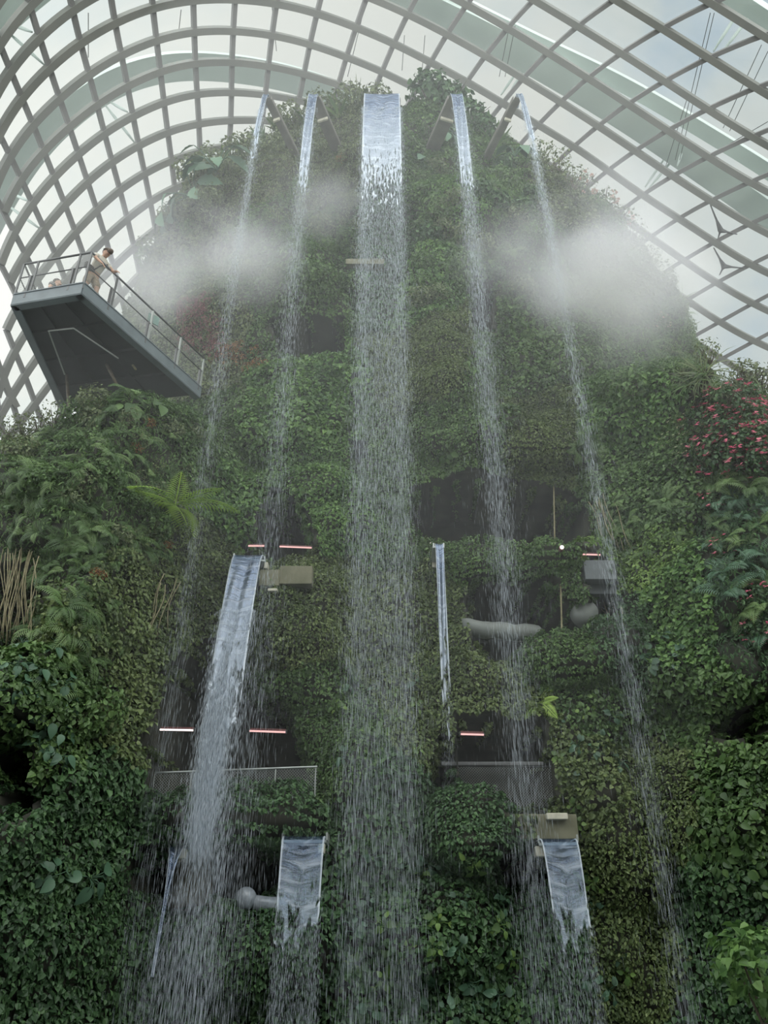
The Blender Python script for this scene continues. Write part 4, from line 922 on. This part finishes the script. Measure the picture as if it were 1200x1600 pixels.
def sheet(lip,width,v0,drop,mat,parent,narrow=.0,nx=24,ns=90,back=.5,bd=(0,1)):
    """curved continuous water leaving the chute, thickness from solidify"""
    x0,y0,z0=lip; V=[];fl=[];ac=[];eg=[]
    T=math.sqrt(2*drop/G); bd=Vector((bd[0],bd[1])).normalized()
    for i in range(ns):
        s_=i/(ns-1)
        if s_<.1: k=(.1-s_)/.1*back; yy=y0+k*bd.y; xx=x0+k*bd.x; z=z0+.02; f_=0; ww=width
        else:
            u=(s_-.1)/.9; tt=T*u**.7; z=z0-.5*G*tt*tt; yy=y0-v0*tt*-bd.y*-1; xx=x0-v0*tt*bd.x; f_=z0-z; ww=width*(1-narrow*(1-math.exp(-f_/(.45 if narrow>.5 else 2.0))))
        for j in range(nx):
            a=j/(nx-1)-.5; edge=1 if abs(a)<.49 else 1.0
            V.append((xx+a*ww,yy+.05*math.sin(a*14+f_*1.3)*min(1,f_)*.6-.04*abs(a)*2,z)); fl.append(f_+.15*abs(a)); ac.append(a*width); eg.append(1.0 if abs(a)>.47 else 0.0)
    F_=[(i*nx+j,i*nx+j+1,(i+1)*nx+j+1,(i+1)*nx+j) for i in range(ns-1) for j in range(nx-1)]
    me=mesh_np('water_sheet',V,F_,True,{'flow':fl,'across':ac,'edge':eg}); o=link('water_sheet',me,mat,parent); s_=o.modifiers.new('t','SOLIDIFY'); s_.thickness=.012; return o
def drops(lip,width,v0,zend,n,parent,sp0=.04,sp1=.35,zstart=1.0,mat=M_drop,name='falling_drops',wd=.011,ln=.28,edge=0,tail=.12,bdx=0,zpow=1.0):
    n=int(n*2.0); wd*=.38
    x0,y0,z0=lip; u=rng.beta(2.2,2.2,n) if zpow<0 else rng.random(n)**zpow; z=(z0-zstart)+(zend-(z0-zstart))*u
    y,tt=path(z0,y0,v0,z); fr=tt/max(tt.max(),1e-3)
    a=rng.uniform(-.5,.5,n)
    if edge: 
        e_=rng.random(n)<edge; a=np.where(e_,np.sign(a)*(.5-np.abs(rng.normal(0,.04+.12*fr,n))),a)
    sg=sp0+(sp1-sp0)*fr; wide=rng.random(n)<tail*fr; sg=np.where(wide,sg*2.6,sg)
    x=x0+a*width+rng.normal(0,1,n)*sg-v0*tt*bdx; y=y+rng.normal(0,1,n)*(sg*.6)
    # strand clumps
    vel=np.stack([np.zeros(n)+rng.normal(0,.02,n),-v0+0*tt,-G*np.maximum(tt,.3)],1)
    l=ln*(.35+.9*fr)*rng.uniform(.4,1.3,n); w_=wd*rng.uniform(.5,1.4,n)*(1.25-.75*fr)
    V,F_=streaks(np.stack([x,y,z],1),l,w_,vel)
    o=link(name,mesh_np(name,V,F_,True),mat,parent); o['kind']='stuff'; return o
def chute(lip,width,bdir,length,label,wall=.22,mat=M_chute,group=None,tilt=0.0):
    r=empty('water_chute',lip,label,'water chute',group); bd=Vector((bdir[0],bdir[1],tilt)).normalized(); sx=Vector((bd.y,-bd.x,0)).normalized()
    e_=bd*length
    MB().bar(Vector((0,0,-.06)),e_+Vector((0,0,-.06)),width,.05,(0,0,1)).build('chute_floor',mat,r)
    for s_ in(1,-1): MB().bar(sx*s_*width/2+Vector((0,0,.04))+bd*.12,sx*s_*width/2+e_+Vector((0,0,.04)),.035,wall,(0,0,1)).build('side_plate',mat,r)
    MB().bar(sx*width/2+bd*.9+Vector((0,0,-.16)),-sx*width/2+bd*.9+Vector((0,0,-.16)),.07,.14).build('cross_bracket',M_concL,r)
    return r
TOP=[('leftmost',-4.55,.20,.95,1700,.03,.12,'narrow stream falling past the end of the viewing platform, leftmost of five'),
     ('second',-2.72,.36,1.0,2400,.04,.17,'slim stream left of the central fall, second from the left'),
     ('central',-.08,1.36,1.05,11500,.03,.14,'widest central waterfall dropping from the summit'),
     ('fourth',2.78,.46,1.05,4000,.03,.15,'stream right of the central fall, fourth from the left'),
     ('rightmost',5.2,.20,1.1,2200,.03,.11,'thin arcing stream at far right, rightmost of five')]
for nm,x,wd_,v0,n,s0,s1,lab in TOP:
    z0=30.1; y0=18.4; bdx=-.34*np.sign(x)*(abs(x)>1) if nm!='central' else 0
    chute((x,y0,z0),wd_+.06,(bdx,1),4.2,'steel water chute feeding the %s summit stream'%nm if nm!='central' else 'wide steel water chute feeding the central waterfall',wall=.2 if nm!='central' else .12)
    W_=empty('waterfall',(0,0,0),lab,'waterfall')
    sheet((x,y0,z0),wd_,v0,9 if nm=='central' else 7,M_sheet if wd_>.3 else M_sheetT,W_,narrow=.0 if nm=='central' else .15,bd=(0,1))
    drops((x,y0,z0),wd_*(1.0 if nm=='central' else .8),v0,.2,n,W_,s0,s1,zstart=1.6,edge=.45 if nm=='central' else 0,zpow=1.9)
    drops((x,y0,z0),wd_,v0,.2,int(n*1.4),W_,s0*1.5,s1*1.3,zstart=3,mat=M_fine,name='fine_spray',wd=.007,ln=.2,tail=.3,zpow=1.4)
LOW=[((390,870,17.5),.72,1.45,.2,5200,'broad cascade shooting down and left over the dark recess',(-.25,1),M_sheetL,.0,3.1,'open steel chute of the broad left cascade','left'),
     ((279,1322,16.6),.30,1.1,.1,500,'thin twisting jet left of the broad cascade, near the bottom left',(-.2,1),M_sheetT,.85,2.2,'small steel chute with pale block, lower left','ll'),
     ((475,1309,16.2),.82,.95,.1,1500,'glassy torn sheet of water at lower centre left',(0,1),M_sheetS,.1,3.0,'wide steel chute of the lower centre left sheet','mid'),
     ((686,851,17.6),.21,.42,.2,700,'narrow braided fall right of the central waterfall',(0,1),M_sheetB,.1,5.0,'small steel chute on the creeper band edge','braid'),
     ((872,1313,16.2),.70,.9,.1,900,'slanting clear sheet of water at lower right',(.2,1),M_sheetS,.15,3.0,'steel chute of the lower right sheet','lr')]
for (pp,wd_,v0,zend,n,lab,bd,mt,nar,drop,cl,key) in LOW:
    p=at(*pp); lip=tuple(p); chute(lip,wd_+.05,bd,2.6,cl,wall=.14,mat=M_railL)
    W_=empty('waterfall',(0,0,0),lab,'waterfall'); 
    sheet(lip,wd_,v0,min(drop+2,p.z-.3) if key=='left' else min(drop,p.z-.2),mt,W_,narrow=nar,bd=(0,1),nx=20)
    drops(lip,wd_,v0,zend,int(n*(.7 if key=='left' else 1)),W_,.02,.14 if key=='left' else .04,zstart=1.8 if key=='left' else .9,wd=.013 if key=='left' else .007,ln=.22 if key=='left' else .12,edge=.25,zpow=1.4 if key=='left' else .8)
    if key=='left':
        drops((lip[0]-.12,lip[1],lip[2]),0.42,v0,2.6,7500,W_,.03,.09,zstart=2.4,zpow=-1,mat=M_drop,name='white_core',wd=.014,ln=.2,tail=.1)
        drops(lip,.9,v0,.1,1500,W_,.15,.3,zstart=6,mat=M_fine,name='splash',wd=.012,ln=.2)

# ================================================================ SMALL THINGS ON THE WALL
def depth(x,y,back=.25):
    h=hit(x,y); return (h[0].y-back) if h else 18
def lamp(x0,x1,y0,y1,label,Y,m=M_led):
    a=at(x0,y0,Y);b=at(x1,y1,Y); c=(a+b)/2; r=empty('tube_lamp',c,label,'lamp')
    MB().tube([a-c,b-c],.02,8).build('glowing_tube',m,r); MB().bar(a-c+Vector((0,.06,.05)),b-c+Vector((0,.06,.05)),.05,.05).build('lamp_housing',M_rustled,r)
    for p_ in(a,b): MB().bar(p_-c+Vector((0,0,0)),p_-c+Vector((0,.15,.05)),.03,.07).build('end_cap',M_rail,r)
lamp(388,413,853,853,'short pink lamp tube above the lip of the broad left cascade',17.9)
lamp(437,487,854,856,'long pink lamp tube right of the broad cascade lip',17.9)
lamp(905,938,866,867,'pink lamp tube beside the hanging roots at right',17.4)
lamp(250,302,1140,1141,'white lamp tube in the dark recess left of the broad cascade',17.2,M_ledw)
lamp(390,446,1142,1144,'pink lamp tube in the dark recess right of the broad cascade',17.2)
lamp(720,756,1147,1148,'pink lamp tube in the recess below the braided fall',17.1)
for x,y,l in [(671,849,'round pink spot lamp left of the braided fall lip'),(878,855,'round pink spot lamp on top of the creeper band')]:
    c=at(x,y,depth(x,y,.35)); r=empty('spot_lamp',c,l,'lamp'); MB().ball((0,0,0),.05,12,8).build('glowing_lens',M_ledw,r,True); MB().tube([(0,.03,0),(0,.16,0)],.06,12).build('lamp_body',M_rustled,r)
# concrete ledges
def block(x0,x1,y0,y1,Y,dep,name,label,mat,cat_='ledge'):
    h_=hit((x0+x1)/2,(y0+y1)/2)
    if h_ and name in('concrete_ledge','grey_board','pale_strip') : Y=min(Y,h_[0].y-.42)
    a=at(x0,y1,Y);b=at(x1,y1,Y);c=at(x0,y0,Y); z0,z1=a.z,c.z; o=MB().bar(((a.x+b.x)/2,Y,(z0+z1)/2),((a.x+b.x)/2,Y+dep,(z0+z1)/2),b.x-a.x,z1-z0).build(name,mat)
    bv=o.modifiers.new('b','BEVEL'); bv.width=.015; bv.segments=2; return tag(o,label,cat_)
block(404,436,890,915,17.95,1.6,'concrete_ledge','mossy yellowish concrete ledge right of the broad cascade lip',M_conc)
block(436,487,884,912,18.1,1.6,'concrete_ledge','brownish concrete ledge under the long pink lamp tube',M_conc)
block(455,478,878,888,17.8,.3,'pale_block','small pale block under the long pink lamp tube',M_concL,'block')
block(412,418,878,888,17.4,.3,'pale_block','small pale block at the broad cascade lip',M_concL,'block')
block(418,433,919,923,17.7,.2,'pale_strip','thin pale strip beside the broad cascade',M_concL,'strip')
block(803,905,1272,1311,16.75,1.6,'concrete_ledge','weathered concrete ledge above the lower right sheet',M_conc)
block(855,888,1270,1280,16.6,.3,'pale_block','pale concrete block on top of the lower right ledge',M_concL,'block')
block(838,862,1322,1338,16.5,.25,'pale_block','grey block beside the lower right chute',M_concL,'block')
block(277,289,1326,1341,16.45,.2,'pale_block','pale square block on the small lower left chute',M_concL,'block')
block(497,507,1318,1333,16.1,.2,'pale_block','pale block at the right end of the lower centre left chute',M_concL,'block')
block(915,965,875,905,18.0,1.0,'grey_board','upper grey board behind the rightmost stream',M_concG,'board')
block(920,970,908,928,18.1,1.0,'grey_board','lower grey board behind the rightmost stream',M_concG,'board')
block(540,600,404,412,19.0,1.2,'pale_strip','pale ledge glimpsed through the central fall in the mist',M_conc,'ledge')
block(690,850,1190,1196,17.6,.1,'thin_rail','thin pale rail across the lower right recess',M_rail,'rail')
# fabric duct and spotlight
a=at(722,980,18.2); b=at(850,990,18.2); pts=[a.lerp(b,t)+Vector((0,.0,-.03*math.sin(t*3)+.02*math.sin(t*17))) for t in np.linspace(0,1,14)]
rs=[.22+.012*math.sin(k*2.1) for k in range(12)]+[.20,.09]; tag(MB().tube(pts,rs,18).build('fabric_duct',M_duct,smooth=True),'grey-green sleeve-covered duct lying across the second dark opening','duct')
c=at(912,962,18.0); r=empty('spotlight',c,'smooth grey cone-shaped hood at the right end of the second dark opening','spotlight')
MB().tube([(0,-.28,.02),(0,.0,0),(.02,.35,-.02)],[.30,.34,.20],20).build('hood',M_duct,r,True); MB().tube([(.3,.1,-.1),(.38,.15,-.5)],.03,8).build('mounting_arm',M_rail,r)
c=at(384,1404,16.6); r=empty('floodlight',c,'wet grey ball-ended pipe at the edge of the lower left recess','pipe')
MB().ball((0,0,0),.21,18,12).build('ball_head',M_plastic,r,True); MB().tube([(.15,.03,-.06),(.45,.1,-.1),(.8,.25,-.08)],[.13,.14,.12],14).build('pipe',M_plastic,r,True)
# brown trunk behind the cascade in lower recess
a=at(305,1330,18.0);b=at(300,1420,17.8); tag(MB().tube([a,b],[.42,.45],14).build('rock_column',solid('sand_stone',(.22,.19,.12),(.12,.10,.06),rough=.9,scale=5,bump=.3),smooth=True),'tan stone column behind the foot of the broad cascade','column')
# wire fences
def fence(x0,y0,x1,y1,drop,Y,label,posts,m=M_railL):
    a=at(x0,y0,Y);b=at(x1,y1,Y); r=empty('wire_fence',(0,0,0),label,'fence')
    MB().tube([a,b],.022,8).build('top_rail',m,r)
    MB().add([a-Vector((0,0,drop)),b-Vector((0,0,drop)),b-Vector((0,0,.03)),a-Vector((0,0,.03))],[(0,1,2,3)]).build('wire_mesh',M_net,r)
    for t_ in posts: p_=a.lerp(b,t_); MB().tube([p_,p_-Vector((0,0,drop+.1))],.015,6).build('post',m,r)
fence(234,1208,496,1198,.75,17.0,'wire mesh fence with pale top rail behind the broad cascade',[.03,.25,.75,.99])
fence(-30,1240,40,1229,.8,16.0,'short piece of pale rail fence at the far left edge',[.5])
fence(712,1196,872,1198,.85,18.0,'dim wire mesh fence in the recess below the braided fall',[.0,.95],M_rail)

# ================================================================ MIST
def mistmat(name,dens,nscale,seed,aniso=.1,col=(.69,.68,.75)):
    m,nt,out=newmat(name); L=nt.links; tc=N(nt,'ShaderNodeTexCoord')
    ln=N(nt,'ShaderNodeVectorMath',_operation='LENGTH'); L.new(tc.outputs['Object'],ln.inputs[0])
    no=N(nt,'ShaderNodeTexNoise',Scale=nscale,Detail=3,Roughness=.5); mp=N(nt,'ShaderNodeMapping'); mp.inputs['Location'].default_value=(seed*3.1,seed*1.7,0)
    L.new(tc.outputs['Object'],mp.inputs[0]); L.new(mp.outputs[0],no.inputs['Vector'])
    ad=N(nt,'ShaderNodeMath',_operation='MULTIPLY_ADD'); ad.inputs[1].default_value=1.1; L.new(no.outputs['Fac'],ad.inputs[0]); L.new(ln.outputs['Value'],ad.inputs[2])
    mr=N(nt,'ShaderNodeMapRange',_interpolation_type='SMOOTHSTEP'); mr.inputs[1].default_value=1.5; mr.inputs[2].default_value=.65; mr.inputs[3].default_value=0; mr.inputs[4].default_value=dens; L.new(ad.outputs[0],mr.inputs[0])
    v=N(nt,'ShaderNodeVolumeScatter',Anisotropy=aniso); v.inputs['Color'].default_value=(*col,1); L.new(mr.outputs[0],v.inputs['Density']); L.new(v.outputs[0],out.inputs['Volume']); return m
def mist(px,py,Y,rx,ry,rz,dens,label,seed):
    dens*=1.2
    c=at(px,py,Y); o=MB().ball((0,0,0),1,16,10).build('mist_cloud',mistmat('mist_%d'%seed,dens,1.3,seed)); o.location=c; o.scale=(rx,ry,rz); return tag(o,label,'mist',kind='stuff')
MISTS=[(235,440,17.2,2.8,1.5,2.6,.50,'thick white mist cloud beside the viewing platform'),
 (385,395,17.6,2.2,1.4,2.8,.50,'white mist puff behind the leftmost stream'),
 (500,320,18.3,2.6,1.3,2.2,.22,'faint mist drifting between the second stream and the central fall'),
 (975,445,16.6,3.7,1.8,4.0,.66,'largest dense mist cloud in front of the right shoulder'),
 (820,400,17.5,2.8,1.3,3.0,.30,'soft mist around the rightmost stream'),
 (950,300,18.5,3.2,1.4,2.2,.20,'thin mist veiling the right skyline'),
 (250,330,18.5,2.6,1.3,1.8,.15,'thin mist veiling the left skyline')]
for k,mm in enumerate(MISTS): mist(*mm,k+1)
m,nt,out=newmat('haze'); v=N(nt,'ShaderNodeVolumeScatter',Density=.012,Anisotropy=.1); v.inputs['Color'].default_value=(.97,.98,1,1); nt.links.new(v.outputs[0],out.inputs['Volume'])
o=MB().ball((0,0,0),1,32,20).build('haze',m); o.location=(-.3,16.5,18); o.scale=(13,4.5,16); tag(o,'thin even haze hanging before the upper half of the wall','haze',kind='stuff')
print('LEAVES',NL,'OBJECTS',len(bpy.data.objects),'polys',sum(len(m.polygons) for m in bpy.data.meshes))
